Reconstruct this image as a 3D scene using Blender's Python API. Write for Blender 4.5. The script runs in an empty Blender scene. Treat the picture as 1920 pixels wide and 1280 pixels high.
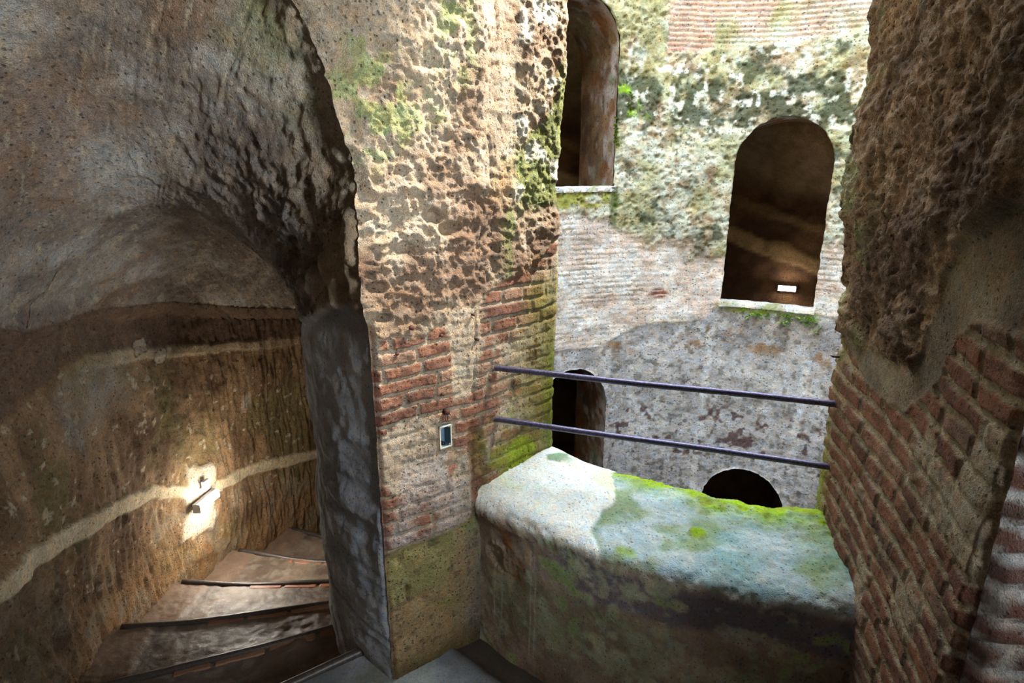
import bpy, math, random
import numpy as np
from mathutils import Vector, Matrix

# ------------------------------------------------------------------ camera, sky, sun, exposure
S = 1.25                      # working units -> metres
ZO = 1.6                      # eye height over the landing, working units
def T(p):
    p = np.asarray(p, float)
    return (p + np.array([0, 0, ZO])) * S

sc = bpy.context.scene
col = sc.collection
PITCH = math.atan(320 / 1100)
cam = bpy.data.cameras.new('camera'); cam.sensor_width = 36; cam.lens = 1100 / 1920 * 36
cam.clip_start = 0.02
cam_o = bpy.data.objects.new('camera', cam); col.objects.link(cam_o)
cam_o.location = T((0, 0, 0)); cam_o.rotation_euler = (math.pi / 2 - PITCH, 0, 0)
sc.camera = cam_o
sc.view_settings.view_transform = 'Standard'; sc.view_settings.look = 'None'
sc.view_settings.exposure = 0.15; sc.view_settings.gamma = 1; sc.view_settings.use_curve_mapping = False

CX, CY = 1.5, 3.6             # axis of the shaft
KX, KY = 1.5, 2.8             # axis of the stair corridor
RIM = 3.9

w = bpy.data.worlds.new('sky'); sc.world = w; w.use_nodes = True
bg = w.node_tree.nodes['Background']
bg.inputs[0].default_value = (0.74, 0.86, 1.0, 1); bg.inputs[1].default_value = 18.0

def sun(az, el, strength, colr, ang):
    l = bpy.data.lights.new('sun', 'SUN'); l.energy = strength; l.color = colr; l.angle = math.radians(ang)
    o = bpy.data.objects.new('sun', l); col.objects.link(o)
    a, e = math.radians(az), math.radians(el)
    d = Vector((math.sin(a) * math.cos(e), math.cos(a) * math.cos(e), math.sin(e)))
    o.rotation_euler = d.to_track_quat('Z', 'Y').to_euler(); o.location = T((CX, CY, RIM + 1))
sun(80, 52, 36.0, (1.0, 0.93, 0.84), 9)
pl = bpy.data.lights.new('sky_portal', 'AREA'); pl.shape = 'SQUARE'; pl.size = 4.3 * S; pl.cycles.is_portal = True
po = bpy.data.objects.new('sky_portal', pl); col.objects.link(po); po.location = T((CX, CY, RIM + 0.05))
# added fill panel behind the camera, imitating daylight down the stair; no window built
al = bpy.data.lights.new('corridor_fill_light', 'AREA'); al.shape = 'RECTANGLE'; al.size = 0.6; al.size_y = 0.9; al.spread = math.radians(95); al.energy = 40; al.color = (0.86, 0.93, 1.0)
ao = bpy.data.objects.new('corridor_fill_light', al); col.objects.link(ao)
ao.location = T((1.4, -0.2, 0.15))
ao.rotation_euler = Vector((0.70, -0.71, -0.05)).to_track_quat('Z', 'Y').to_euler()

# ------------------------------------------------------------------ noise in numpy
def _h(ix, iy, iz, s):
    h = (ix.astype(np.int64) * 374761393 + iy.astype(np.int64) * 668265263 + iz.astype(np.int64) * 1274126177 + s * 974711) & 0xffffffff
    h = ((h ^ (h >> 13)) * 1274126177) & 0xffffffff
    h = ((h ^ (h >> 16)) * 2246822519) & 0xffffffff
    return ((h ^ (h >> 15)) & 0xffffff) / float(0x1000000)
def vn(x, y, z, s=0):
    fx, fy, fz = np.floor(x), np.floor(y), np.floor(z)
    ax, ay, az = x - fx, y - fy, z - fz
    ax, ay, az = [t * t * t * (t * (t * 6 - 15) + 10) for t in (ax, ay, az)]
    r = 0
    for i in (0, 1):
        for j in (0, 1):
            for k in (0, 1):
                wgt = (ax if i else 1 - ax) * (ay if j else 1 - ay) * (az if k else 1 - az)
                r = r + wgt * _h(fx + i, fy + j, fz + k, s)
    return r * 2 - 1
def fbm(P, sc_, oct=4, s=0, gain=0.5, st=(1, 1, 1)):
    x, y, z = P[..., 0] * sc_ * st[0], P[..., 1] * sc_ * st[1], P[..., 2] * sc_ * st[2]
    a, r, n = 1, 0, 0
    for o in range(oct):
        r = r + a * vn(x, y, z, s + o * 17); n += a; a *= gain
        x, y, z = x * 2.03 + 1.7, y * 2.03 + 9.2, z * 2.03 + 4.1
    return r / n
def ridge(P, sc_, oct=4, s=0, st=(1, 1, 1)):
    x, y, z = P[..., 0] * sc_ * st[0], P[..., 1] * sc_ * st[1], P[..., 2] * sc_ * st[2]
    a, r, n = 1, 0, 0
    for o in range(oct):
        r = r + a * (1 - 2 * np.abs(vn(x, y, z, s + o * 31))); n += a; a *= 0.5
        x, y, z = x * 2.1 + 3.3, y * 2.1 + 1.2, z * 2.1 + 7.7
    return r / n
def worley(P, sc_, s=0, st=(1, 1, 1)):
    x, y, z = P[..., 0] * sc_ * st[0], P[..., 1] * sc_ * st[1], P[..., 2] * sc_ * st[2]
    fx, fy, fz = np.floor(x), np.floor(y), np.floor(z)
    best = np.full(x.shape, 9.0)
    for i in (-1, 0, 1):
        for j in (-1, 0, 1):
            for k in (-1, 0, 1):
                cx, cy, cz = fx + i, fy + j, fz + k
                d = (cx + _h(cx, cy, cz, s) - x) ** 2 + (cy + _h(cx, cy, cz, s + 5) - y) ** 2 + (cz + _h(cx, cy, cz, s + 9) - z) ** 2
                best = np.minimum(best, d)
    return np.sqrt(best)
def ss(a, b, x):
    t = np.clip((x - a) / (b - a), 0, 1); return t * t * (3 - 2 * t)
def band(x, a, b, f): return ss(a - f, a + f, x) * (1 - ss(b - f, b + f, x))
def rgb(h):
    v = np.array([int(h[i:i + 2], 16) / 255 for i in (0, 2, 4)])
    return np.where(v < 0.04045, v / 12.92, ((v + 0.055) / 1.055) ** 2.4)
def mix(a, b, m):
    return a + (b - a) * np.clip(m, 0, 1)[..., None]

def bricks(u, z, pitch, length, mortar, s, warp=0.006, tilt=0.0):
    """height 0..1 of the brick face over its mortar, and two random numbers per brick"""
    Q = np.stack([u, z, np.zeros_like(u)], -1)
    u2 = u + warp * 1.6 * fbm(Q, 7, 3, s); z2 = z + tilt * u + warp * 1.6 * fbm(Q, 6, 3, s + 3)
    row = np.floor(z2 / pitch)
    off = _h(row, row * 0 + 3, row * 0, s) * length
    ln = length * (0.8 + 0.4 * _h(row, row * 0 + 7, row * 0, s))
    k = np.floor((u2 + off) / ln)
    du = ((u2 + off) / ln - k) * ln; dz = (z2 / pitch - row) * pitch
    hdr = _h(k, row, row * 0 + 11, s) < 0.35                 # some split into two headers
    half = ln / 2
    k2 = np.where(hdr, k * 2 + (du > half), k * 2 + 0.5); lnb = np.where(hdr, half, ln); dub = np.where(hdr, du % half, du)
    edge = np.minimum(np.minimum(dub, lnb - dub), np.minimum(dz, pitch - dz)) + 0.0018 * fbm(Q, 55, 2, s + 8)
    h = ss(mortar * 0.5 - 0.0015, mortar * 0.5 + 0.0028, edge)
    return h, _h((k2 * 2).astype(int), row, row * 0 + 1, s), _h((k2 * 2).astype(int), row, row * 0 + 2, s)

# ------------------------------------------------------------------ materials
def rock_mat(name, fine=70, bump=0.5, rough=0.92, spec=0.25, var=0.35, dist=0.007, gloss=None, pores=0.5):
    m = bpy.data.materials.new(name); m.use_nodes = True; nt = m.node_tree; N = nt.nodes; L = nt.links
    b = N['Principled BSDF']; b.inputs['Roughness'].default_value = rough; b.inputs['Specular IOR Level'].default_value = spec
    at = N.new('ShaderNodeAttribute'); at.attribute_name = 'Col'
    tc = N.new('ShaderNodeTexCoord')
    def noise(scale, det=5, ro=0.6, vec=None):
        n = N.new('ShaderNodeTexNoise'); n.inputs['Scale'].default_value = scale; n.inputs['Detail'].default_value = det; n.inputs['Roughness'].default_value = ro
        L.new(vec if vec is not None else tc.outputs['Object'], n.inputs[0]); return n
    def mr(src, a, b_, c, d_):
        r = N.new('ShaderNodeMapRange'); r.inputs[1].default_value = a; r.inputs[2].default_value = b_; r.inputs[3].default_value = c; r.inputs[4].default_value = d_
        L.new(src, r.inputs[0]); return r.outputs[0]
    def ma(op, a, b_):
        m_ = N.new('ShaderNodeMath'); m_.operation = op
        for q, v in enumerate((a, b_)):
            if isinstance(v, (int, float)): m_.inputs[q].default_value = v
            else: L.new(v, m_.inputs[q])
        return m_.outputs[0]
    n2 = noise(fine * 0.14, 5); n1 = noise(fine, 6, 0.7); n3 = noise(fine * 4.0, 3, 0.6)
    # warped coordinates so pores and grains are irregular
    wv = N.new('ShaderNodeVectorMath'); wv.operation = 'SCALE'; wv.inputs['Scale'].default_value = 0.9 / fine; L.new(n1.outputs['Color'], wv.inputs[0])
    wa = N.new('ShaderNodeVectorMath'); wa.operation = 'ADD'; L.new(tc.outputs['Object'], wa.inputs[0]); L.new(wv.outputs[0], wa.inputs[1])
    vo = N.new('ShaderNodeTexVoronoi'); vo.inputs['Scale'].default_value = fine * 0.9; L.new(wa.outputs[0], vo.inputs[0])
    vf = N.new('ShaderNodeTexVoronoi'); vf.inputs['Scale'].default_value = fine * 1.7; L.new(wa.outputs[0], vf.inputs[0])
    sx = N.new('ShaderNodeSeparateColor'); L.new(vo.outputs['Color'], sx.inputs[0])
    sf = N.new('ShaderNodeSeparateColor'); L.new(vf.outputs['Color'], sf.inputs[0])
    pore = ma('MULTIPLY', mr(vo.outputs['Distance'], 0.16, 0.34, 1, 0), ma('GREATER_THAN', sx.outputs[0], 0.62))
    fleck = ma('MULTIPLY', mr(vf.outputs['Distance'], 0.15, 0.3, 1, 0), ma('GREATER_THAN', sf.outputs[0], 0.80))
    v = ma('MULTIPLY', mr(n1.outputs['Fac'], 0.3, 0.7, 1 - var, 1 + var), mr(n2.outputs['Fac'], 0.3, 0.7, 1 - var * 0.7, 1 + var * 0.7))
    v = ma('MULTIPLY', v, mr(n3.outputs['Fac'], 0.3, 0.7, 1 - var * 0.8, 1 + var * 0.8))
    v = ma('MULTIPLY', v, mr(pore, 0, 1, 1, 1 - pores))
    v = ma('ADD', v, ma('MULTIPLY', fleck, pores * 0.5))
    hn = noise(fine * 0.35, 4)
    hr = N.new('ShaderNodeValToRGB'); hr.color_ramp.elements[0].position = 0.32; hr.color_ramp.elements[1].position = 0.68
    hr.color_ramp.elements[0].color = (1.12, 0.98, 0.84, 1); hr.color_ramp.elements[1].color = (0.92, 1.0, 1.08, 1); L.new(hn.outputs['Fac'], hr.inputs[0])
    hm = N.new('ShaderNodeVectorMath'); hm.operation = 'MULTIPLY'; L.new(at.outputs['Color'], hm.inputs[0]); L.new(hr.outputs[0], hm.inputs[1])
    vm = N.new('ShaderNodeVectorMath'); vm.operation = 'SCALE'; L.new(hm.outputs[0], vm.inputs[0]); L.new(v, vm.inputs['Scale'])
    L.new(vm.outputs[0], b.inputs['Base Color'])
    h = ma('ADD', ma('MULTIPLY', n1.outputs['Fac'], 1.3), ma('MULTIPLY', n3.outputs['Fac'], 0.45))
    h = ma('SUBTRACT', h, ma('MULTIPLY', pore, pores * 1.3)); h = ma('ADD', h, ma('MULTIPLY', fleck, 0.15))
    bp = N.new('ShaderNodeBump'); bp.inputs['Strength'].default_value = bump; bp.inputs['Distance'].default_value = dist
    L.new(h, bp.inputs['Height']); L.new(bp.outputs[0], b.inputs['Normal'])
    if gloss is not None:
        g = N.new('ShaderNodeMapRange'); g.inputs[1].default_value = 0.35; g.inputs[2].default_value = 0.7
        g.inputs[3].default_value = gloss; g.inputs[4].default_value = rough
        L.new(n2.outputs['Fac'], g.inputs[0]); L.new(g.outputs[0], b.inputs['Roughness'])
    return m
def plain(name, c, rough=0.6, metal=0.0, var=0.25, scale=60, bump=0.15, emit=None, es=0):
    m = bpy.data.materials.new(name); m.use_nodes = True; nt = m.node_tree; N = nt.nodes; L = nt.links
    b = N['Principled BSDF']; b.inputs['Roughness'].default_value = rough; b.inputs['Metallic'].default_value = metal
    n = N.new('ShaderNodeTexNoise'); n.inputs['Scale'].default_value = scale; n.inputs['Detail'].default_value = 5
    tc = N.new('ShaderNodeTexCoord'); L.new(tc.outputs['Object'], n.inputs[0])
    cr = N.new('ShaderNodeValToRGB'); c = np.array(c)
    cr.color_ramp.elements[0].position = 0.3; cr.color_ramp.elements[1].position = 0.7
    cr.color_ramp.elements[0].color = (*np.clip(c * (1 - var), 0, 1), 1); cr.color_ramp.elements[1].color = (*np.clip(c * (1 + var), 0, 1), 1)
    L.new(n.outputs['Fac'], cr.inputs[0]); L.new(cr.outputs[0], b.inputs['Base Color'])
    bp = N.new('ShaderNodeBump'); bp.inputs['Strength'].default_value = bump; bp.inputs['Distance'].default_value = 0.002
    L.new(n.outputs['Fac'], bp.inputs['Height']); L.new(bp.outputs[0], b.inputs['Normal'])
    if emit is not None:
        b.inputs['Emission Color'].default_value = (*emit, 1); b.inputs['Emission Strength'].default_value = es
    return m
M_tuff = rock_mat('tuff_and_brick', 78, 1.0, var=0.32, dist=0.014, pores=0.6)
M_far = rock_mat('shaft_lining', 34, 0.9, var=0.26, dist=0.014, pores=0.55)
M_vault = rock_mat('dressed_tuff', 62, 1.0, var=0.30, dist=0.010, pores=0.5)
M_plaster = rock_mat('weathered_cement', 80, 0.8, var=0.20, dist=0.006, spec=0.3, pores=0.45)
M_tread = rock_mat('worn_stair_stone', 90, 0.45, rough=0.62, var=0.22, dist=0.003, pores=0.35, spec=0.5, gloss=0.30)
M_bar = plain('rusted_iron_bar', rgb('5a5468'), 0.45, 0.65, 0.5, 130, 0.6)
M_nose = plain('dark_metal_nosing', rgb('4a4440'), 0.42, 0.3, 0.3, 90, 0.4)
M_rust = plain('rusty_iron', rgb('4a2a20'), 0.8, 0.3, 0.4, 200, 0.4)
M_box = plain('blue_grey_plastic', rgb('5c7484'), 0.5, 0, 0.08, 60, 0.05)
M_boxrim = plain('pale_plastic_rim', rgb('c8c0a8'), 0.5, 0, 0.1, 60, 0.05)
M_lamp = plain('lamp_housing', rgb('c4c8ce'), 0.4, 0.2, 0.1)
M_lite = plain('lamp_tube', rgb('ffffff'), 0.4, 0, 0, emit=(1.0, 0.93, 0.82), es=110)
M_moss = plain('moss', rgb('6e8f1e'), 0.95, 0, 0.45, 60, 0.4)
M_fern = plain('fern_leaf', rgb('7ea83c'), 0.7, 0, 0.3, 40, 0.1)
M_leaf = plain('dry_leaf', rgb('c9cf8a'), 0.7, 0, 0.2, 80, 0.1)
M_twig = plain('bleached_twig', rgb('cfc9bd'), 0.8, 0, 0.2, 80, 0.1)
M_peb = plain('pebble', rgb('8e8a86'), 0.8, 0, 0.3, 120, 0.2)
M_wire = plain('black_wire', rgb('1c1a1c'), 0.5, 0, 0.2, 80, 0.1)

# ------------------------------------------------------------------ mesh helpers (coordinates in working units)
def link(name, me, mat, parent=None):
    o = bpy.data.objects.new(name, me); col.objects.link(o)
    if mat: me.materials.append(mat)
    if parent is not None: o.parent = parent
    return o
def raw(name, V, F, mat, parent=None, colors=None, smooth=True, origin=None):
    """V in working units; parent is an Empty whose location is the origin of the child's coordinates"""
    V = T(V)
    if parent is not None:
        base = Vector((0, 0, 0)); q = parent
        while q is not None: base += q.location; q = q.parent
        V = V - np.array(base)
    elif origin is not None:
        V = V - T(origin)
    me = bpy.data.meshes.new(name)
    F = [tuple(f) for f in F] if not isinstance(F, np.ndarray) else F
    if isinstance(F, np.ndarray):
        n = len(F); k = F.shape[1]
        me.vertices.add(len(V)); me.vertices.foreach_set('co', V.astype(np.float32).ravel())
        me.loops.add(n * k); me.loops.foreach_set('vertex_index', F.astype(np.int32).ravel())
        me.polygons.add(n); me.polygons.foreach_set('loop_start', (np.arange(n) * k).astype(np.int32))
        me.update(calc_edges=True); me.validate()
    else:
        me.from_pydata([tuple(v) for v in V], [], F); me.update()
    if smooth: me.shade_smooth()
    if colors is not None:
        a = me.color_attributes.new('Col', 'FLOAT_COLOR', 'POINT')
        c4 = np.ones((len(V), 4), np.float32); c4[:, :3] = np.clip(colors, 0.002, 0.95); a.data.foreach_set('color', c4.ravel())
    o = link(name, me, mat, parent)
    if parent is None and origin is not None: o.location = T(origin)
    return o
def grid(name, P, mat, colors, keep=None, parent=None, origin=None):
    nu, nv = P.shape[:2]
    idx = np.arange(nu * nv).reshape(nu, nv)
    F = np.stack([idx[:-1, :-1], idx[1:, :-1], idx[1:, 1:], idx[:-1, 1:]], -1).reshape(-1, 4)
    V = P.reshape(-1, 3); Cc = colors.reshape(-1, 3)
    if keep is not None: F = F[keep.reshape(-1)]
    used = np.unique(F); re = np.full(len(V), -1); re[used] = np.arange(len(used))
    return raw(name, V[used], re[F], mat, parent, Cc[used], origin=origin)
def normals(P, ref):
    a = np.gradient(P, axis=0); b = np.gradient(P, axis=1)
    n = np.cross(a, b); n /= np.maximum(np.linalg.norm(n, axis=-1, keepdims=True), 1e-9)
    sgn = np.sign(np.sum(n * (ref - P), -1, keepdims=True)); sgn[sgn == 0] = 1
    return n * sgn
def empty(name, loc):
    o = bpy.data.objects.new(name, None); o.empty_display_size = 0.05; col.objects.link(o); o.location = T(loc); return o
def tag(o, label=None, cat=None, group=None, kind=None):
    if label: o['label'] = label
    if cat: o['category'] = cat
    if group: o['group'] = group
    if kind: o['kind'] = kind
    return o
def boxVF(c, X, Y, Z, bev=0.0):
    """box about c with half-axis vectors; bevelled by shrinking the end faces"""
    c, X, Y, Z = map(np.array, (c, X, Y, Z)); V = []; k = 1 - bev
    for z, s in ((-1, k), (-k, 1), (k, 1), (1, k)):
        for x, y in ((-1, -1), (1, -1), (1, 1), (-1, 1)):
            V.append(c + X * x * s + Y * y * s + Z * z)
    F = [(3, 2, 1, 0), (12, 13, 14, 15)]
    for i in range(3):
        for j in range(4): F.append((i * 4 + j, i * 4 + (j + 1) % 4, i * 4 + 4 + (j + 1) % 4, i * 4 + 4 + j))
    return V, F
def tubeVF(pts, r, n=12, closed=False, jit=0.0, s=0):
    pts = np.array(pts, float); m = len(pts); rng = np.random.RandomState(s); V = []; F = []
    rr = np.ones(m) * r if np.isscalar(r) else np.array(r)
    for i in range(m):
        t = (pts[(i + 1) % m] - pts[i - 1]) if closed else (pts[min(i + 1, m - 1)] - pts[max(i - 1, 0)])
        t = t / np.linalg.norm(t); a = np.cross(t, (0, 0, 1) if abs(t[2]) < .9 else (1, 0, 0)); a /= np.linalg.norm(a); b = np.cross(t, a)
        for k in range(n):
            q = 2 * math.pi * k / n
            V.append(pts[i] + (a * math.cos(q) + b * math.sin(q)) * rr[i] * (1 + jit * rng.uniform(-1, 1)))
    for i in range(m if closed else m - 1):
        for k in range(n):
            F.append((i * n + k, i * n + (k + 1) % n, ((i + 1) % m) * n + (k + 1) % n, ((i + 1) % m) * n + k))
    if not closed: F += [tuple(range(n))[::-1], tuple(range((m - 1) * n, m * n))]
    return V, F
def join(*vf):
    V, F = [], []
    for v, f in vf:
        o = len(V); V += list(v); F += [tuple(i + o for i in q) for q in f]
    return V, F
def blobVF(c, r, s=0, n=8, sq=(1, 1, 1)):
    V, F = [], []; rng = np.random.RandomState(s); m = n
    for i in range(1, m):
        for k in range(n):
            a, b = math.pi * i / m, 2 * math.pi * k / n
            q = r * (1 + rng.uniform(-.18, .18))
            V.append((c[0] + q * sq[0] * math.sin(a) * math.cos(b), c[1] + q * sq[1] * math.sin(a) * math.sin(b), c[2] + q * sq[2] * math.cos(a)))
    for i in range(m - 2):
        for k in range(n): F.append((i * n + k, i * n + (k + 1) % n, (i + 1) * n + (k + 1) % n, (i + 1) * n + k))
    F += [tuple(range(n))[::-1], tuple(range((m - 2) * n, (m - 1) * n))]
    return V, F

def pol(r, az, z=0.0, c=(CX, CY)):        # azimuth from +Y clockwise, about the shaft axis
    a = np.radians(az); return np.stack(np.broadcast_arrays(c[0] + r * np.sin(a), c[1] + r * np.cos(a), z), -1)
def kpol(r, ph, z=0.0):                   # corridor axis, usual angle
    a = np.radians(ph); return np.stack(np.broadcast_arrays(KX + r * np.cos(a), KY + r * np.sin(a), z), -1)

# colours
TAN, TAND, TANL = rgb('a08a6c'), rgb('6f5a45'), rgb('c8b698')
GREY, GREYL, WHITE = rgb('8c8880'), rgb('b4b2ac'), rgb('e6e4dc')
BRICK, BRICKD, MORT = rgb('9a5c42'), rgb('6e4636'), rgb('b0a088')
MOSS, MOSSB, MOSSD, YEL = rgb('97a368'), rgb('8fae1c'), rgb('3c4426'), rgb('a08f40')

def rock_disp(P, s=0, amp=1.0):
    big = fbm(P, 3.0, 3, s) * 0.022
    kn = ridge(P, 15, 5, s + 50, (1, 1, 0.75)) * 0.0055 + fbm(P, 34, 3, s + 55) * 0.008 + ridge(P, 46, 3, s + 56, (1, 1, 0.8)) * 0.0035
    wp = P + 0.035 * np.stack([fbm(P, 14, 2, s + 70), fbm(P, 14, 2, s + 71), fbm(P, 14, 2, s + 72)], -1)
    pit = worley(wp, 30, s + 90, (1, 1, 0.75))
    pit2 = worley(wp, 62, s + 95, (1, 1, 0.8))
    return (big + kn - 0.008 * (1 - ss(0.1, 0.40, pit)) * ss(-0.5, 0.3, fbm(P, 5, 2, s + 99)) - 0.004 * (1 - ss(0.1, 0.42, pit2)) + 0.004) * amp

# ================================================================== SHAFT WALL with four arched openings
R0 = 2.05
#        azimuth, half width (m), sill z, spring z
ARCH = [(26.2, 0.405, -1.21, 0.05), (-27.6, 0.405, -0.135, 1.02), (-26.4, 0.395, -3.6, -2.26), (26.2, 0.405, -4.6, -3.36)]
def arch_in(th, z, A):
    s = np.radians(th - A[0]) * R0
    body = (np.abs(s) < A[1]) & (z > A[2]) & (z <= A[3])
    top = (z > A[3]) & (s * s + (z - A[3]) ** 2 < A[1] ** 2)
    return body | top
def arch_snap(th, z, A):
    s = np.radians(th - A[0]) * R0; s2, z2 = s.copy(), z.copy()
    up = z > A[3]
    r = np.hypot(s, z - A[3]) + 1e-9
    s2 = np.where(up, s / r * A[1], s2); z2 = np.where(up, A[3] + (z - A[3]) / r * A[1], z2)
    lo = ~up; nearsill = (z - A[2]) < (A[1] - np.abs(s))
    s2 = np.where(lo & ~nearsill, np.sign(s) * A[1], s2); z2 = np.where(lo & nearsill, A[2], z2)
    return np.degrees(s2 / R0) + A[0], z2
ths = np.concatenate([np.arange(-180, -56, 3.0), np.arange(-56, 62, 0.27), np.arange(62, 181, 3.0)])
if ths[-1] < 180: ths = np.append(ths, 180.0)
zs_ = np.concatenate([np.arange(-6.2, -3.6, 0.12), np.arange(-3.6, 1.75, 0.0098), np.arange(1.76, RIM + 0.05, 0.12)])
TH, ZZ = np.meshgrid(ths, zs_, indexing='ij')
ins = np.zeros(TH.shape, bool)
for A in ARCH: ins |= arch_in(TH, ZZ, A)
near = ((TH < -136.5) & (TH > -167.5) & (ZZ > -1.3) & (ZZ < 1.55))
TH2, ZZ2 = TH.copy(), ZZ.copy()
for A in ARCH:
    m = arch_in(TH, ZZ, A); a, b = arch_snap(TH, ZZ, A); TH2[m] = a[m]; ZZ2[m] = b[m]
def allq(m): return m[:-1, :-1] & m[1:, :-1] & m[1:, 1:] & m[:-1, 1:]
def anyq(m): return m[:-1, :-1] | m[1:, :-1] | m[1:, 1:] | m[:-1, 1:]
keep = ~allq(ins) & ~anyq(near)
P = pol(R0, TH2, ZZ2)
U = np.radians(TH2) * R0
Q = np.stack([U, ZZ2, 0 * U], -1)
wob = fbm(Q, 2.2, 4, 11) ; wob2 = fbm(Q, 6, 4, 12); fine = fbm(Q, 22, 4, 13)
# where each kind of surface lies: bare tuff above, worn limewashed brick in the middle, grey cement below
zb = np.interp(TH2, [-60, -17, -12, -7, 11, 13.5, 60], [-1.62, -1.66, -1.56, -1.48, -1.42, -1.27, -1.25]) + 0.05 * wob + 0.03 * wob2
cem = 1 - ss(-0.02, 0.02, ZZ2 - zb)
ztop = np.interp(TH2, [-34, -16, -8, 12, 14, 60], [-0.38, -0.46, -0.62, -0.78, -0.72, -0.62]) + 0.10 * wob + 0.10 * wob2 + 0.04 * fine
tuff = ss(-0.07, 0.07, ZZ2 - ztop)
br_zone = (1 - cem) * (1 - tuff)
upper = band(ZZ2 + 0.0022 * (TH2 - 12) * -1, 1.02, 1.75, 0.03) * band(TH2, -4.0, 62, 0.4) * ss(0.98, 1.04, ZZ2 - 0.05 * wob2)
hb, ra, rb = bricks(U, ZZ2, 0.047, 0.21, 0.009, 5, 0.006)
hb2, ra2, rb2 = bricks(U, ZZ2, 0.040, 0.23, 0.009, 9, 0.004, 0.04)
pit = worley(Q + 0.03 * np.stack([wob2, fine, wob2], -1), 15, 31); pit2 = worley(Q, 34, 32, (1, 1, 1))
d = 0.025 * wob + 0.012 * wob2
d += tuff * (1 - upper) * (0.010 * ridge(Q, 11, 4, 33) - 0.020 * (1 - ss(0.1, 0.5, pit)) - 0.008 * (1 - ss(.1, .5, pit2)) + 0.012 + 0.012)
worn = ss(-0.25, 0.35, fbm(Q, 2.6, 4, 41))
d += br_zone * (0.007 * hb * (0.35 + worn) * (0.4 + ra) + 0.006 * fine)
d += upper * tuff * 0.010 * hb2
d += cem * (0.003 * fine - 0.006 * (1 - ss(0.08, 0.4, pit2)) * (ra * 0 + 1)) - 0.006 * cem
patchm = ss(0.10, 0.02, np.hypot(U - math.radians(-1.6) * R0, (ZZ2 + 1.155) * 1.7) - 0.03)  # small exposed brick patch
bandz = ZZ2 - 0.05 * wob - 0.04 * wob2
C = mix(np.broadcast_to(rgb('a89c84'), P.shape), rgb('847460'), ss(-0.1, 0.5, wob2))
pale = ss(-0.15, 0.25, fbm(Q, 9, 4, 43) + 0.30 * band(bandz, -0.6, 0.33, 0.08) - 0.1)
C = mix(C, rgb('bcc0b2'), pale * 0.9)
C = mix(C, rgb('96996c'), ss(0.0, 0.4, fbm(Q, 4, 4, 44)) * 0.6)
dark = ss(-0.12, 0.22, fbm(Q, 7, 5, 45) + 0.55 * band(bandz + 0.002 * (TH2 - 5), 0.42, 0.88, 0.10) - 0.28 - 0.9 * ss(1.0, 1.1, ZZ2))
C = mix(C, rgb('3f4632'), dark * 0.88)
C = mix(C, rgb('d6d8ce'), ss(0.14, 0.34, fbm(Q, 14, 4, 46)) * band(bandz, 0.3, 1.0, 0.1) * 0.8)
C = mix(C, rgb('8a8458'), ss(0.0, 0.35, fbm(Q, 3, 4, 49)) * ss(0.75, 0.95, bandz) * 0.7)
green = ss(0.05, 0.35, fbm(Q, 5, 3, 47)) * band(TH2, -16.5, -8, 2) * band(bandz, 0.45, 0.72, 0.05)
C = mix(C, rgb('86b020'), green)
limew = ss(-0.3, 0.25, fbm(Q, 5, 4, 50))
Cb = mix(mix(np.broadcast_to(rgb('b58e7c'), P.shape), rgb('caa898'), ra), rgb('b9b3a8'), (1 - hb))
Cb = mix(Cb, rgb('dedcda'), 0.45 + 0.5 * limew)
Cb = mix(Cb, rgb('b0aca4'), ss(0.1, 0.5, fbm(Q, 8, 4, 55)) * 0.5)
Cb = mix(Cb, rgb('84503f'), patchm * hb)
C = mix(C, Cb, 1 - tuff)
Cu = mix(mix(np.broadcast_to(rgb('ac7864'), P.shape), rgb('c09884'), ra2), rgb('a89c90'), 1 - hb2)
Cu = mix(Cu, rgb('c4bcb0'), 0.25 + ss(0.0, 0.4, fbm(Q, 4, 4, 56)) * 0.5)
C = mix(C, Cu, upper * ss(-0.5, -0.2, fbm(Q, 2, 3, 57)))
Cc = mix(np.broadcast_to(rgb('bcbcc0'), P.shape), rgb('9e9da0'), ss(-0.3, 0.4, fbm(Q, 4, 5, 60)))
Cc = mix(Cc, rgb('c6c9cd'), ss(0.05, 0.4, fbm(Q, 11, 5, 61)) * 0.7)
Cc = mix(Cc, rgb('747068'), ss(0.15, 0.45, fbm(Q, 20, 3, 62)) * 0.7)
Cc = mix(Cc, rgb('8a6a40'), ss(0.25, 0.5, fbm(Q, 6, 3, 66)) * band(ZZ2, -1.75, -1.45, 0.1) * 0.8)
def streak(th, z0, z1, wd, k=9.0):
    return ss(wd, wd * 0.3, np.abs(U - math.radians(th) * R0 + 0.02 * fbm(Q, 5, 3, 63) + 0.04 * (ZZ2 - z0) * -0.6)) * band(ZZ2, z1, z0, 0.08)
stk = np.clip(streak(13.5, -1.45, -3.3, 0.045) + streak(38, -1.75, -2.7, 0.06) + 0.7 * streak(-15, -1.7, -2.1, 0.05), 0, 1) * ss(-0.5, 0.1, fine)
Cc = mix(Cc, rgb('d4d8dc'), stk * 0.85)
for (t, z, r) in ((28.8, -2.0, 0.11), (-7, -1.93, 0.07), (3.0, -2.35, 0.10), (1.5, -2.55, 0.08)):
    Cc = mix(Cc, rgb('c2c5c2'), ss(r, r * 0.6, np.hypot(U - math.radians(t) * R0, ZZ2 - z) + 0.03 * fbm(Q, 12, 3, 64)) * 0.75)
Cc = mix(Cc, rgb('4e2c2c'), ss(0.0, 0.25, fbm(Q, 13, 4, 65) + 0.35 * ss(0.24, 0.05, np.hypot(U - math.radians(23) * R0, (ZZ2 + 2.62) * 1.3)) - 0.25) * band(ZZ2, -2.95, -2.3, 0.1) * 0.85)
C = mix(C, Cc, cem)
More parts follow.
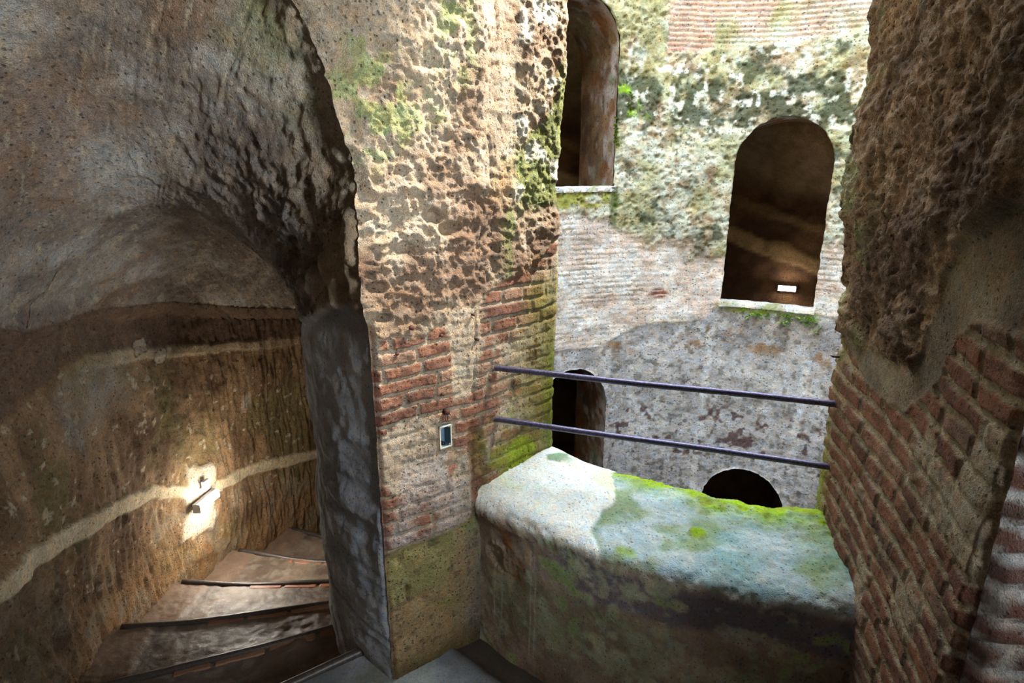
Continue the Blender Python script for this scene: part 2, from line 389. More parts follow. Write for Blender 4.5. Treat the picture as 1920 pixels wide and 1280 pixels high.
# moss on and under the sills
for (a, z, hw) in ((26.2, -1.21, 0.5), (-27.6, -0.135, 0.5)):
    s_ = np.abs(U - math.radians(a) * R0)
    mm = ss(hw, hw - 0.12, s_) * band(ZZ2 + 0.03 * wob2, z - (0.10 if a > 0 else 0.2), z - 0.035, 0.015)
    C = mix(C, rgb('93a83a') if a > 0 else rgb('8c8f48'), mm * (0.55 + 0.8 * ss(-0.2, 0.3, fbm(Q, 12, 3, 71)) - 0.3))
    ledge = ss(hw - .06, hw - .09, s_) * band(ZZ2, z - 0.05, z + 0.01, 0.004)
    d += ledge * 0.012; C = mix(C, rgb('d9dbde'), ledge * 0.9)
C = mix(C, rgb('3c5018'), band(TH2, -17.2, -15.2, .3) * band(ZZ2, -0.5, -0.13, 0.05) * 0.7)
N_ = -np.stack([np.sin(np.radians(TH2)), np.cos(np.radians(TH2)), 0 * U], -1)
rim = ins & ~near
d = np.where(rim, np.abs(d * 0.4) + 0.003, d)
P = P + N_ * d[..., None]
rag = 0.010 * fbm(Q, 20, 3, 77)
P = np.where(rim[..., None], P + np.stack([0 * rag, 0 * rag, rag], -1) + np.stack([np.cos(np.radians(TH2)), -np.sin(np.radians(TH2)), 0 * rag], -1) * (0.010 * fbm(Q, 18, 3, 78))[..., None], P)
tag(grid('wall_shaft', P, M_far, C, keep), kind='structure')

# the openings: deep splayed reveal with its sill, from the shaft to the stair behind
def reveal(n, A, R1=2.88):
    a0, hw, zs, zp = A
    k = 34
    zz = np.linspace(zs - 0.75, zp, 70); ang = np.linspace(0, math.pi, 70)
    s = np.concatenate([np.full(70, hw), hw * np.cos(ang[1:-1]), np.full(70, -hw)])
    z = np.concatenate([zz, zp + hw * np.sin(ang[1:-1]), zz[::-1]])
    rr = np.linspace(R0 + 0.002, R1, 50)
    Sg, Rg = np.meshgrid(s, rr, indexing='ij'); Zg = np.broadcast_to(z[:, None], Sg.shape)
    Rg = np.where(Zg < zs - 0.005, np.maximum(Rg, R0 + 0.09), Rg)
    az = a0 + np.degrees(Sg / R0)
    P = pol(Rg, az, Zg); Q = P
    ctr = pol(Rg, a0, min(zp, (zs + zp) / 2 + 0.3))
    Nn = normals(P, ctr)
    dep = (Rg - R0) / (R1 - R0)
    P = P - Nn * (0.5 * (0.012 * (1 + ridge(Q, 10, 3, 80 + n)) + 0.02 * (1 + fbm(Q, 4, 3, 81)))) [..., None] * ss(0, 0.1, dep)[..., None] + Nn * 0.01 * ss(0, .1, dep)[..., None]
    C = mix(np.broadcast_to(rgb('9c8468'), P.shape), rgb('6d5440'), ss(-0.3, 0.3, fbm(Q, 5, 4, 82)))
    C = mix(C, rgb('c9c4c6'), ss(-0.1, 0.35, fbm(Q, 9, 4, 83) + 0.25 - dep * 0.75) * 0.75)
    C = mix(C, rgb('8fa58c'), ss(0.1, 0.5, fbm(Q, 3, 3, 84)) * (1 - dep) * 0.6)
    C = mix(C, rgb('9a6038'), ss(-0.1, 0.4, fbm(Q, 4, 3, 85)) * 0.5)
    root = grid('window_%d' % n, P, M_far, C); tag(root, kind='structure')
    s = np.linspace(-hw - 0.02, hw + 0.02, 60); Sg, Rg = np.meshgrid(s, np.array([2.018, 2.022, 2.03, 2.05, 2.07, 2.09, 2.11, 2.125, 2.13, 2.131]), indexing='ij')
    Zg = np.full(Sg.shape, zs); Zg[:, 0] -= 0.05; Zg[:, -1] -= 0.7; Zg[:, 0] -= 0.0
    Pq = pol(Rg, a0 + np.degrees(Sg / R0), Zg); Pq[..., 2] += 0.008 * fbm(Pq, 14, 3, 86)
    Cq = mix(np.broadcast_to(rgb('c4c4c0'), Pq.shape), rgb('8f9468'), ss(0, .4, fbm(Pq, 8, 3, 87)))
    sl = grid('window_sill', Pq, M_far, Cq); sl.parent = root
for i, A in enumerate(ARCH): reveal(i + 1, A)

# the stair corridor beyond the shaft: outer wall, ramps and vaults, seen through the openings
ff = lambda th: -2.12 + (26 - th) / 53.0 * 1.09
def shell(name, th0, th1, z0, z1, R, sd):
    th = np.linspace(th0, th1, 360); z = np.linspace(z0, z1, 300)
    TH, ZZ = np.meshgrid(th, z, indexing='ij'); U = np.radians(TH) * R; Q = np.stack([U, ZZ, 0 * U], -1)
    d = 0.05 * fbm(Q, 1.5, 4, sd) + 0.012 * ridge(Q, 9, 3, sd + 1)
    rel = ZZ - ff(TH)
    v = band(rel - 0.05 * fbm(Q, 5, 3, sd + 4), 1.12, 1.30, 0.02) * ss(60, 24, TH) + band(rel - 0.04 * fbm(Q, 7, 3, sd + 5), 1.55, 1.66, .02) * 0.4
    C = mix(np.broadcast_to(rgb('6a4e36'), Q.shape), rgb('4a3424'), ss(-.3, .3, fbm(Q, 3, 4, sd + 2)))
    C = mix(C, rgb('8d7658'), ss(1.75, 2.1, rel + 0.1 * fbm(Q, 3, 3, sd + 6)) * (0.6 + 0.4 * ss(-.3, .3, fbm(Q, 6, 4, sd + 7))))
    C = mix(C, rgb('a98c64'), np.clip(v, 0, 1) * 0.8)
    d += np.clip(v, 0, 1) * 0.02
    over = ss(1.8, 2.5, rel) ** 1.3 * 0.9                      # the wall closes over into the vault
    P = pol(R - d - over, TH, ZZ)
    return tag(grid(name, P, M_vault, C), kind='structure')
shell('wall_far', -75, 80, -6.2, 2.9, 3.78, 200)
def ring(name, f, th0, th1, r0, r1, cols, sd):
    th = np.linspace(th0, th1, 120); r = np.linspace(r0, r1, 40); TH, RR = np.meshgrid(th, r, indexing='ij')
    P = pol(RR, TH, f(TH)); P[..., 2] += 0.02 * fbm(P, 4, 3, sd)
    C = mix(np.broadcast_to(cols[0], P.shape), cols[1], ss(-.3, .3, fbm(P, 5, 4, sd + 1)))
    return tag(grid(name, P, M_vault, C), kind='structure')
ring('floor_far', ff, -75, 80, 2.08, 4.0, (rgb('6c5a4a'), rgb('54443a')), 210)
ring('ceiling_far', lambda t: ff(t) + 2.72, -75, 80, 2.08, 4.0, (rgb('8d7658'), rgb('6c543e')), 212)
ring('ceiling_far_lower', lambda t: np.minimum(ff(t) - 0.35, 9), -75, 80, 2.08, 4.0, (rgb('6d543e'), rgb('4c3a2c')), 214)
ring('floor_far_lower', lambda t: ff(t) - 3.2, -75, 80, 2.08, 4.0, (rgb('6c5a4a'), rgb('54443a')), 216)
for i, th in enumerate((-75, 80)):
    V = [tuple(pol(r, th, z)) for r, z in ((2.08, -6.2), (4.1, -6.2), (4.1, 3.2), (2.08, 3.2))]
    tag(raw('far_light_cap', V, [(0, 1, 2, 3)], M_vault, colors=np.tile(rgb('5c4838'), (4, 1))), kind='structure')  # unseen caps added to keep light out of the far corridor
# the shaft goes on down to dark ground
th = np.linspace(0, 2 * math.pi, 49)[:-1]
tag(raw('floor_shaft', [(CX + 2.2 * math.sin(t), CY + 2.2 * math.cos(t), -6.1) for t in th], [tuple(range(48))], M_far, colors=np.tile(rgb('55554a'), (48, 1))), kind='structure')

th = np.radians(np.linspace(0, 360, 49))
def rot(r, z): return [(CX + r * math.sin(t), CY + r * math.cos(t), z) for t in th[:-1]]
V = rot(2.06, RIM + 0.03) + rot(7.0, RIM + 0.03) + rot(7.0, -6.4); m = 48
F = [(a * m + i, a * m + (i + 1) % m, (a + 1) * m + (i + 1) % m, (a + 1) * m + i) for a in (0, 1) for i in range(m)] + [tuple(range(2 * m, 3 * m))]
tag(raw('bedrock_light_shield', V, F, M_far, colors=np.tile(rgb('6a5c4c'), (3 * m, 1)), smooth=False), kind='structure')  # unseen rock shell added to stop sky light leaking in

# ================================================================== STAIR CORRIDOR (this side)
phk = np.array([138, 158, 177, 186, 196, 200, 214, 240, 262, 290.]); zsk = np.array([-1.15, -.92, -.65, -.57, -.52, -.44, -.10, .38, .7, .9])
rk = np.array([138, 180, 200, 206, 213.9, 249.5, 290.]); rv = np.array([2.34, 2.36, 2.37, 2.35, 2.27, 2.143, 2.143])
zspring = lambda ph: np.interp(ph, phk, zsk)
rin = lambda ph: np.interp(ph, rk, rv)
RO = 3.25
vhf = lambda ph: np.interp(ph, [138, 186, 200, 212, 290], [0.36, 0.38, 0.44, 0.70, 0.72])
def vault_z(ph, r):
    ri = rin(ph); rc = (ri + RO) / 2; a = (RO - ri) / 2
    return zspring(ph) + vhf(ph) * np.sqrt(np.clip(1 - ((r - rc) / a) ** 2, 0, 1))
JA, JB, JD = np.array([.142, 2.03]), np.array([-.13, 1.73]), np.array([-.384, 1.535])
GA, GB, GG = np.array([.971, 1.652]), np.array([.865, 1.238]), np.array([.751, .792])
eL = (JD - JB) / np.linalg.norm(JD - JB); eR = (GG - GB) / np.linalg.norm(GG - GB)
nL = np.array([-eL[1], eL[0]]); nL = nL if nL @ (GG - JD) > 0 else -nL
nR = np.array([-eR[1], eR[0]]); nR = nR if nR @ (JD - GG) > 0 else -nR
def arris(B, side):
    # the rough corner shared by a jamb and the corridor face
    out = kpol(1.0, np.degrees(np.arctan2(B[..., 1] - KY, B[..., 0] - KX))) - np.array([KX, KY, 0.0])
    nn = nL if side == 0 else nR
    v = out + np.array([nn[0], nn[1], 0]); v = v / np.linalg.norm(v, axis=-1, keepdims=True)
    rg = ss(-0.45, -0.3, B[..., 2])
    return v * (-0.004 + 0.006 * fbm(B, 22, 3, 900) + rg * (0.018 + 0.034 * fbm(B, 10, 4, 901) + 0.012 * ridge(B, 26, 3, 903)) + (1 - rg) * 0.006 * fbm(B, 30, 2, 902))[..., None]
def soffit(x, y):
    r = np.hypot(x - CX, y - CY); return np.interp(r, [2.0, 2.5, 2.85, 3.2, 4.2], [1.50, 1.38, 1.15, 0.85, 0.35])

ph = np.concatenate([np.arange(138, 156, 0.4), np.arange(156, 196, 0.155), np.arange(196, 214.5, 0.14), np.arange(214.5, 284.1, 0.45)])
wz = np.concatenate([np.arange(0, 1, 1 / 240)]); tau = np.linspace(0, math.pi, 330); oz = np.linspace(0, 1, 250)[1:]
cols_r, cols_z, cols_k = [], [], []
PH = np.repeat(ph[:, None], len(wz) + len(tau) + len(oz), 1)
zs0 = zspring(ph)[:, None]; ri = rin(ph)[:, None]; rc = (ri + RO) / 2; aa = (RO - ri) / 2
zbot = np.interp(ph, [138, 210, 290], [-3.3, -1.85, -1.85])[:, None]
Zi = zbot + (zs0 - zbot) * wz[None]; Ri = np.broadcast_to(ri, Zi.shape)
mv = ss(213, 203, ph)[:, None] * 0.85
Rv = rc - aa * ((1 - mv) * np.cos(tau)[None] + mv * (1 - 2 * tau[None] / math.pi)); Zv = zs0 + vhf(ph)[:, None] * np.sin(tau)[None]
Zo = zs0 + (zbot - zs0) * oz[None]; dz = zs0 - Zo
Ro = RO + 0.085 * ss(0.0, 0.09, dz) * ss(215, 196, PH[:, :1]) + 0.04 * ss(0.1, 1.2, dz)
RR = np.concatenate([Ri, Rv, Ro], 1); ZZ = np.concatenate([Zi, Zv, Zo], 1)
kind = np.concatenate([np.zeros(len(wz)), np.linspace(1, 2, len(tau)), np.full(len(oz), 3)])[None] + 0 * PH
P = kpol(RR, PH, ZZ); Q = P.copy()
Nn = normals(P, kpol(0.5 * (rin(PH) + RO), PH, zspring(PH) - 0.2))
rel = ZZ - zspring(PH)
isin = (kind < 1.0); isv = (kind >= 1) & (kind < 3); iso = kind >= 3
# masks
rs = kind - 1.0                                      # 0..1 across the vault
arc = np.radians(PH) * RR
Q2 = np.stack([arc, ZZ, 0 * arc], -1)
rough_zone = np.where(isin, ss(-0.02, 0.02, ZZ - np.interp(PH, [190, 200, 214], [-0.52, -0.50, -0.36]) + 0.05 * fbm(Q, 8, 4, 301)), 0) 
rough_zone = np.where(isv, (0.25 + 0.75 * ss(0.12, -0.15, ZZ)) * ss(0.34, 0.12, rs + 0.10 * fbm(Q, 6, 3, 302)) * ss(192, 203, PH), rough_zone)
strat = fbm(Q2, 2.2, 5, 303, st=(0.5, 2.2, 1))
gou = ridge(np.stack([arc + 0.6 * ZZ + 0.25 * RR, ZZ - 0.5 * arc, RR], -1), 22, 3, 305, (1.0, 0.35, 1))
d = 0.045 * fbm(Q, 1.6, 4, 310) + 0.014 * fbm(Q, 6, 4, 311)
d += (isv | iso) * (0.0045 * gou + 0.010 * strat) + isv * (0.006 * ridge(Q, 24, 4, 306) + 0.006 * ridge(np.stack([arc + .5 * RR, ZZ, RR * .6], -1), 8, 4, 307, (1, 1.6, 1)) * ss(207, 222, PH))
lump = ridge(Q, 5.5, 3, 315) * 0.010 + fbm(Q, 9, 4, 319) * 0.014 + ridge(Q, 22, 4, 316) * 0.007 - 0.014 * (1 - ss(.1, .5, worley(Q + 0.02 * fbm(Q, 12, 2, 8)[..., None], 18, 317)))
d += rough_zone * (lump * 1.5 + 0.02) * ss(196, 204, PH)
# near the pillar's foot the cement lining is smooth with slanting trowel ridges
sm = isin * (1 - rough_zone) * ss(246, 240, PH)
drag = ridge(np.stack([arc * 1.0 + ZZ * 0.9, ZZ * 0.5 - arc * 0.3, 0 * arc], -1), 16, 4, 320, (1, 0.35, 1))
d += sm * (0.008 * drag * ss(-0.35, -0.9, ZZ) + 0.004 * fbm(Q, 30, 3, 321))
# brick face beyond the right hand corner
rb_ = isin * ss(246, 249, PH)
hb, ra, rb2 = bricks(arc, ZZ, 0.052, 0.24, 0.017, 44, 0.006)
d += rb_ * 0.010 * (hb - 0.6)
# outer wall: pick grooves, the cement bead over the cable, the upper bead, the lamp's patch
cab = np.interp(PH, [138, 157, 166.5, 175.5, 181.5, 189.1, 196.1, 202.7, 230], [-2.5, -2.12, -1.96, -1.82, -1.60, -1.46, -1.33, -1.24, -0.8])
cabm = iso * ss(0.050, 0.030, np.abs(ZZ - cab + 0.022 * fbm(Q, 7, 3, 330) - 0.0) + 0.006 * fbm(Q, 30, 2, 337))
lph, lz = 175.6, -1.86
la = np.radians(PH - lph) * RR
patm = iso * ss(1.08, 0.92, np.maximum(np.abs((la * 0.94 + (ZZ - lz) * 0.34) + 0.02) / 0.145, np.abs(((ZZ - lz) * 0.94 - la * 0.34) - 0.00) / 0.20) + 0.22 * fbm(Q, 11, 3, 331))
upv = np.interp(PH, [138, 157.6, 170.5, 180.2, 187.1, 191, 198.3], [-1.4, -1.18, -1.02, -0.87, -0.79, -0.80, -0.84])
upm = iso * ss(0.04, 0.02, np.abs(ZZ - upv + 0.02 * fbm(Q, 8, 3, 332))) * ss(190, 184, PH) * (0.5 + 0.5 * ss(-0.2, 0.2, fbm(Q, 6, 3, 339)))
widep = iso * ss(0.0, 0.05, (upv + 0.02 - ZZ)) * ss(0.34, 0.2, (upv - ZZ) + 0.08 * fbm(Q, 4, 3, 333) - 0.012 * (PH - 188)) * ss(181.5, 184, PH + 3 * fbm(Q, 5, 3, 334)) * ss(196, 189, PH + 5 * fbm(Q, 4, 4, 344)) * (0.45 + 0.55 * ss(-0.3, 0.2, fbm(Q, 16, 4, 345)))
groove = ridge(np.stack([arc, ZZ * 0.16 + 0.25 * arc, 0 * arc], -1), 34, 3, 335)
d += iso * (1 - np.clip(cabm + patm + upm + widep, 0, 1)) * (0.012 * groove + 0.004 * fbm(Q, 45, 3, 338) + 0.012 * ss(188, 196, PH) * ridge(Q, 14, 4, 346) + 0.014 * ridge(Q2, 6, 3, 336, (1, .5, 1)) * 0.5)
d += 0.020 * np.maximum(np.maximum(cabm, patm), upm * 0.8) + 0.008 * widep
d -= iso * 0.03 * ss(0.05, 0.02, np.hypot(np.radians(PH - 164.4) * RR, (ZZ + 1.81) * 0.7) + 0.01 * fbm(Q, 20, 2, 3))
# crack above the ledge on the left
d -= isv * 0.02 * ss(0.05, 0.0, np.abs(rs - 0.93 + 0.05 * fbm(Q, 4, 3, 340))) * ss(-.2, .2, fbm(Q, 3, 3, 341))
P = P + Nn * d[..., None]
P0 = Q
dL = (P0[..., 0] - JD[0]) * nL[0] + (P0[..., 1] - JD[1]) * nL[1]
dR = (P0[..., 0] - GG[0]) * nR[0] + (P0[..., 1] - GG[1]) * nR[1]
fac = (P0[..., 0] - CX) * -0.47 + (P0[..., 1] - CY) * -0.88 > 0
inr = (dL > 0) & (dR > 0) & fac & (kind < 1.9) & (P0[..., 2] < soffit(P0[..., 0], P0[..., 1])) & (PH > 205)
kp = ~allq(inr)
weL = ss(0.022, 0.004, np.abs(dL)) * (kind < 1.9) * (PH > 205) * (PH < 235); weR = ss(0.022, 0.004, np.abs(dR)) * (kind < 1.9) * (PH > 240) * (PH < 262)
B0 = P0.copy()
snap = (inr & (dL < dR) & (dL < 0.06)); B0[..., :2] = np.where(snap[..., None], B0[..., :2] - nL * dL[..., None], B0[..., :2])
snap2 = inr & (dR < 0.06) & ~snap; B0[..., :2] = np.where(snap2[..., None], B0[..., :2] - nR * dR[..., None], B0[..., :2])
weL = np.where(snap, 1, weL); weR = np.where(snap2, 1, weR)
we = np.maximum(weL, weR)
P = B0 + Nn * (d * (1 - we))[..., None] + arris(B0, 0) * weL[..., None] + arris(B0, 1) * weR[..., None]
# colours
C = mix(np.broadcast_to(rgb('a79c8e'), P.shape), rgb('8a7c6e'), ss(-0.35, 0.35, fbm(Q, 3, 5, 350)))
C = mix(C, rgb('b6b2aa'), ss(-0.02, 0.4, strat + 0.5 * fbm(Q, 7, 4, 351)) * 0.85)
C = mix(C, rgb('766a60'), ss(0.08, 0.4, -strat + 0.4 * fbm(Q, 9, 4, 352)) * 0.75)
C = mix(C, rgb('7c5a40'), ss(0.1, 0.5, fbm(Q, 2.4, 4, 353)) * 0.6)
C = mix(C, rgb('c9bc9c'), ss(0.32, 0.5, fbm(np.stack([arc + ZZ, (ZZ - arc) * .25, RR], -1), 34, 3, 354)) * 0.45)
C = mix(C, rgb('b9ab92'), ss(206, 216, PH) * isv * ss(0.75, 0.4, rs) * (0.5 + 0.5 * ss(-.3, .3, fbm(Q, 6, 4, 356))) * 0.8)
C = mix(C, rgb('7c8a44'), ss(0.15, 0.45, fbm(Q, 5, 4, 357)) * ss(207, 214, PH) * ss(235, 220, PH) * isv * ss(0.5, 0.2, rs) * 0.7)
Cr = mix(np.broadcast_to(rgb('857b6e'), P.shape), rgb('5a5148'), ss(-0.3, 0.3, fbm(Q, 9, 5, 358)))
Cr = mix(Cr, rgb('9aa0a0'), ss(0.05, 0.4, fbm(Q, 6, 4, 359)) * 0.5)
Cr = mix(Cr, TAN, ss(205, 213, PH + 4 * fbm(Q, 6, 3, 7)) * 0.6)
C = mix(C, Cr, rough_zone)
Cs = mix(np.broadcast_to(rgb('b0b5ba'), P.shape), rgb('90949a'), ss(-0.3, 0.3, fbm(Q2, 6, 5, 360, st=(1, .5, 1))))
Cs = mix(Cs, rgb('b4b8bc'), ss(0.0, 0.4, drag + 0.3 * fbm(Q, 12, 3, 361)) * 0.6 * ss(-0.9, -1.2, ZZ + 0.25 * fbm(Q, 3, 3, 5)))
Cs = mix(Cs, rgb('6e5c54'), ss(0.2, 0.5, fbm(Q2, 5, 4, 362)) * ss(205, 213, PH) * 0.5)
C = mix(C, Cs, sm)
Co = mix(np.broadcast_to(rgb('9a7e5e'), P.shape), rgb('735a42'), ss(-0.35, 0.35, fbm(Q2, 5, 5, 370, st=(1.4, .6, 1))))
Co = mix(Co, rgb('7c7448'), ss(0.0, 0.4, fbm(Q, 2.5, 4, 371)) * 0.55)
Co = mix(Co, rgb('c2b498'), ss(0.40, 0.52, fbm(Q, 26, 3, 372)) * 0.8)
zfl = np.interp(PH, [164, 172.8, 181.5, 190, 197], [-2.49, -2.35, -2.19, -2.03, -1.92])
Co = mix(Co, rgb('a8845c'), ss(0.30, 0.0, ZZ - zfl + 0.15 * fbm(Q, 4, 3, 373)) * 0.75)
Co = mix(Co, rgb('a09078'), ss(0.0, 0.4, fbm(Q2, 9, 4, 374)) * ss(0.0, -0.15, ZZ - cab) * 0.7)
Co = mix(Co, rgb('6a5444'), ss(0.02, -0.02, -(ZZ - upv - 0.03)) * 0.85)  # shade under the overhanging ledge put into the wall colour
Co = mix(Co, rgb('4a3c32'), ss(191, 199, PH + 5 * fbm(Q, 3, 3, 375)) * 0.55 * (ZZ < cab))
Co = mix(Co, rgb('9c9083'), widep * 0.9)
Co = mix(Co, rgb('d9c8a6'), np.maximum(cabm * 0.9, upm * 0.6))
Co = mix(Co, rgb('b8ab96'), patm)
Co = mix(Co, rgb('a89a86'), iso * ss(0.055, 0.035, np.hypot(np.radians(PH - 166.3) * RR, (ZZ + 1.46) * 0.8) + 0.03 * fbm(Q, 14, 3, 376)) * 0.85)
for (p_, z_, w_, h_) in ((180.6, -0.83, 0.055, 0.032), (178.2, -0.93, 0.05, 0.034)):     # stones showing in the upper joint
    q_ = np.maximum(np.abs(np.radians(PH - p_) * RR + 0.2 * (ZZ - z_)) / w_, np.abs(ZZ - z_) / h_) + 0.12 * fbm(Q, 20, 3, 377)
    Co = mix(Co, rgb('b3a48e'), iso * ss(1.02, 0.95, q_)); Co = mix(Co, rgb('4c3e32'), iso * band(q_, 0.98, 1.12, 0.05) * 0.9)
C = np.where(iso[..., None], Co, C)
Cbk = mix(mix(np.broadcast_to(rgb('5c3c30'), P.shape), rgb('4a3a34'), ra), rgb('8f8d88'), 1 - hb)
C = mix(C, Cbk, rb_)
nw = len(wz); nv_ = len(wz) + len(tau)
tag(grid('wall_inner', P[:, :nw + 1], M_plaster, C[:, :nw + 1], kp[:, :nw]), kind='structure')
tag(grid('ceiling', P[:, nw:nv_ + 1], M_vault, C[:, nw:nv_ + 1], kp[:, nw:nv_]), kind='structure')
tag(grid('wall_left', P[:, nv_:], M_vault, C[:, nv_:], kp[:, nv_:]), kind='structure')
for phc in (138.3, 283.8):
    V = [tuple(kpol(r, phc, z)) for r, z in ((2.0, -3.6), (3.5, -3.6), (3.5, 2.0), (2.0, 2.0))]
    tag(raw('wall_end', V, [(0, 1, 2, 3)], M_vault, colors=np.tile(rgb('5a4c40'), (4, 1))), kind='structure')

# ---- soffit over the window recess, closing up to the vault
AZ, RG = np.meshgrid(np.linspace(180 + 8, 180 + 52, 120), np.linspace(2.0, 4.0, 110), indexing='ij')
P = pol(RG, AZ, 0.0); P[..., 2] = soffit(P[..., 0], P[..., 1])
pr = np.hypot(P[..., 0] - KX, P[..., 1] - KY); pph = np.degrees(np.arctan2(P[..., 1] - KY, P[..., 0] - KX)) % 360
bad = (pr > rin(pph)) & (P[..., 2] < vault_z(pph, pr) - 0.03) & (pr < RO)
P[..., 2] += 0.02 * fbm(P, 5, 4, 401)
C = mix(np.broadcast_to(TAN, P.shape), TAND, ss(-.3, .3, fbm(P, 6, 4, 402)))
tag(grid('ceiling_recess', P, M_tuff, C, ~allq(bad)), kind='structure')
# masonry over the recess, shutting the gap between shaft lining and vault
V = [tuple(pol(r, a, z)) for a in (186, 196, 206, 216, 226, 236) for r, z in ((2.02, 1.72), (4.3, 1.72))]
tag(raw('ceiling_mass', V, [(i * 2, i * 2 + 1, i * 2 + 3, i * 2 + 2) for i in range(5)], M_tuff, colors=np.tile(TAND, (12, 1))), kind='structure')

# ================================================================== LEFT JAMB (the lit pillar)
def jamb(name, A, B, D, e, side, ref):
    zz = np.arange(-1.75, 1.62, 0.0042)
    lA = np.linalg.norm(B - A); lB = np.linalg.norm(D - B)
    az0 = 180 + math.degrees(math.atan2(CX - A[0], CY - A[1]))
    # where the jamb plane meets the vault (or the inner wall) at each height
    send = []
    for z in zz:
        s = 0.0
        while s < 1.2:
            p = D + e * s; r = math.hypot(p[0] - KX, p[1] - KY); f = math.degrees(math.atan2(p[1] - KY, p[0] - KX)) % 360
            if r > rin(f) and z < vault_z(f, r): break
            if z > soffit(p[0], p[1]) + 0.03: break
            s += 0.004
        send.append(s)
    send = np.array(send) + 0.002
    k = np.ones(9) / 9; send = np.convolve(np.pad(send, 4, 'edge'), k, 'valid')
    u = np.concatenate([np.linspace(-0.20, 0, 30)[:-1], np.arange(0, lA + lB, 0.0042)]); nx = 60
    Uo = np.concatenate([u, np.linspace(0, 1, nx)[1:]])
    U = np.repeat(Uo[:, None], len(zz), 1); Z = np.repeat(zz[None], len(Uo), 0)
    ext = np.zeros(U.shape, bool); ext[len(u):] = True
    U = np.where(ext, lA + lB + U * send[None], U)
    X = np.zeros(U.shape + (2,))
    m0 = U < 0; m1 = (U >= 0) & (U < lA); m2 = (U >= lA)
    azz = az0 + np.degrees(-U / R0) * side
    X[m0] = np.stack([CX + R0 * np.sin(np.radians(azz)), CY + R0 * np.cos(np.radians(azz))], -1)[m0]
    X = np.where(m1[..., None], A + (B - A) * (U / lA)[..., None], X)
    X = np.where(m2[..., None], B + e * (U - lA)[..., None], X)
    P = np.concatenate([X, Z[..., None]], -1)
    return P, U, Z, lA, lA + lB, normals(P, ref), send
P, U, Z, uB, uD, Nn, sL = jamb('l', JA, JB, JD, eL, 1, np.array([0.6, 1.2, -0.5]))
# the jamb face wraps round onto the shaft, so its azimuth must run away from the opening
Q = np.stack([U, Z, 0 * U], -1)
Nn[(U < 0)] = np.stack([CX - P[..., 0], CY - P[..., 1], 0 * U], -1)[U < 0] / R0
def rockparts(Q, sd):
    return rock_disp(Q, sd)
hb, ra, rb2 = bricks(U, Z, 0.0455, 0.215, 0.010, 17, 0.006, -0.03)
# top of the exposed brickwork: lower towards the corner, torn edge
ztop = np.interp(U, [-0.2, 0.05, 0.25, 0.40, 0.55, 0.75], [-0.20, -0.26, -0.32, -0.40, -0.43, -0.47]) + 0.05 * fbm(Q, 7, 3, 501)
isb = ss(0.012, -0.012, Z - ztop)
plz = ss(0.02, -0.02, Z + 1.13 + 0.03 * fbm(Q, 6, 3, 502) + 0.10 * (U - 0.7))     # cement foot
over = ss(0.03, 0.14, fbm(Q, 5.0, 4, 503) - 0.25 * ss(-0.5, -0.8, Z) * 0 - 0.06 + 0.25 * ss(0.06, 0.02, np.abs(U - uB - 0.03)) + 0.18 * ss(-0.5, -0.42, Z))   # mortar smeared over the brick
scar = ss(0.05, 0.02, np.abs(U - uB + 0.02 - 0.0 + 0.02 * fbm(Q, 6, 3, 504)) ) * band(Z, -1.3, -0.78, 0.05)
d = 0.020 * fbm(Q, 2.5, 3, 505)
rk_ = rock_disp(Q, 510, 1.15)
lumpz = band(Z + 0.1 * fbm(Q, 4, 3, 512), -0.38, 0.02, 0.06)
rk_ = rk_ + lumpz * (0.016 * ridge(Q, 9, 4, 513) - 0.007 * (1 - ss(0.1, 0.5, worley(Q + 0.03 * fbm(Q, 16, 3, 9)[..., None], 20, 514)))) + 0.012
smoothb = ss(-0.02, 0.02, (U - uB + 0.06)) * 0.0 
strip = band(U + 0.03 * fbm(Q, 3, 3, 515), uB - 0.20, uB - 0.05, 0.03) * ss(-0.1, 0.1, Z)
brd = 0.0085 * hb * (1 - 0.75 * over) * (0.55 + 0.6 * ra) + 0.004 * over + 0.003 * fbm(Q, 40, 3, 516) + 0.002 * ridge(Q, 60, 2, 517)
brd -= 0.014 * scar * (0.6 + 0.6 * ridge(Q, 20, 3, 518)) 
pld = 0.004 * fbm(Q, 18, 4, 519) + 0.003 * (1 - np.abs(fbm(Q, 4, 3, 520) * 8).clip(0, 1)) * -1.5
dd = rk_ * (1 - 0.55 * strip)
dd = dd * (1 - isb) + brd * isb
dd = dd * (1 - plz) + pld * plz
d += dd
useam = np.interp(Z, [-1, -0.35, -0.05, 1], [uB - .02, uB - .02, uB - 0.09, uB - 0.11])
seam = ss(0.007, 0.001, np.abs(U - useam + 0.035 * fbm(Q, 5, 5, 521))) * band(Z, -1.0, 0.9, 0.1) * ss(-0.3, 0.1, fbm(Q, 9, 3, 528))
d -= 0.007 * seam
holes = [(0.688, -0.385, .024, .012), (0.50, -0.38, .018, .010), (0.12, -0.315, .02, .03), (0.70, -0.30, .03, .02), (0.615, -0.20, .035, .018), (0.53, -0.12, .03, .02), (0.66, -1.30, .006, .03), (0.47, -0.16, .04, .02)]
for (hu, hz, a, b) in holes:
    d -= 0.022 * ss(1.2, 0.6, np.hypot((U - hu) / a, (Z - hz) / b) + 0.3 * fbm(Q, 30, 2, 522))
# recess for the small junction box
BU, BZ = 0.503, -0.793
rec = (np.abs(U - BU) < 0.0215) & (np.abs(Z - BZ) < 0.037)
corner = 0 * U
d -= corner * 0.006 * (1 + fbm(Q, 12, 3, 523))
d += 0.03 * band(Z, -0.95, -0.5, 0.25) * ss(0.6, 0.73, U) * 0.3
endm = ss(0.018, 0.002, (uD + sL[None]) - U)
P2 = P + Nn * (d * (1 - endm))[..., None] + arris(P, 0) * endm[..., None]
P2[rec] = (P - Nn * 0.035)[rec]
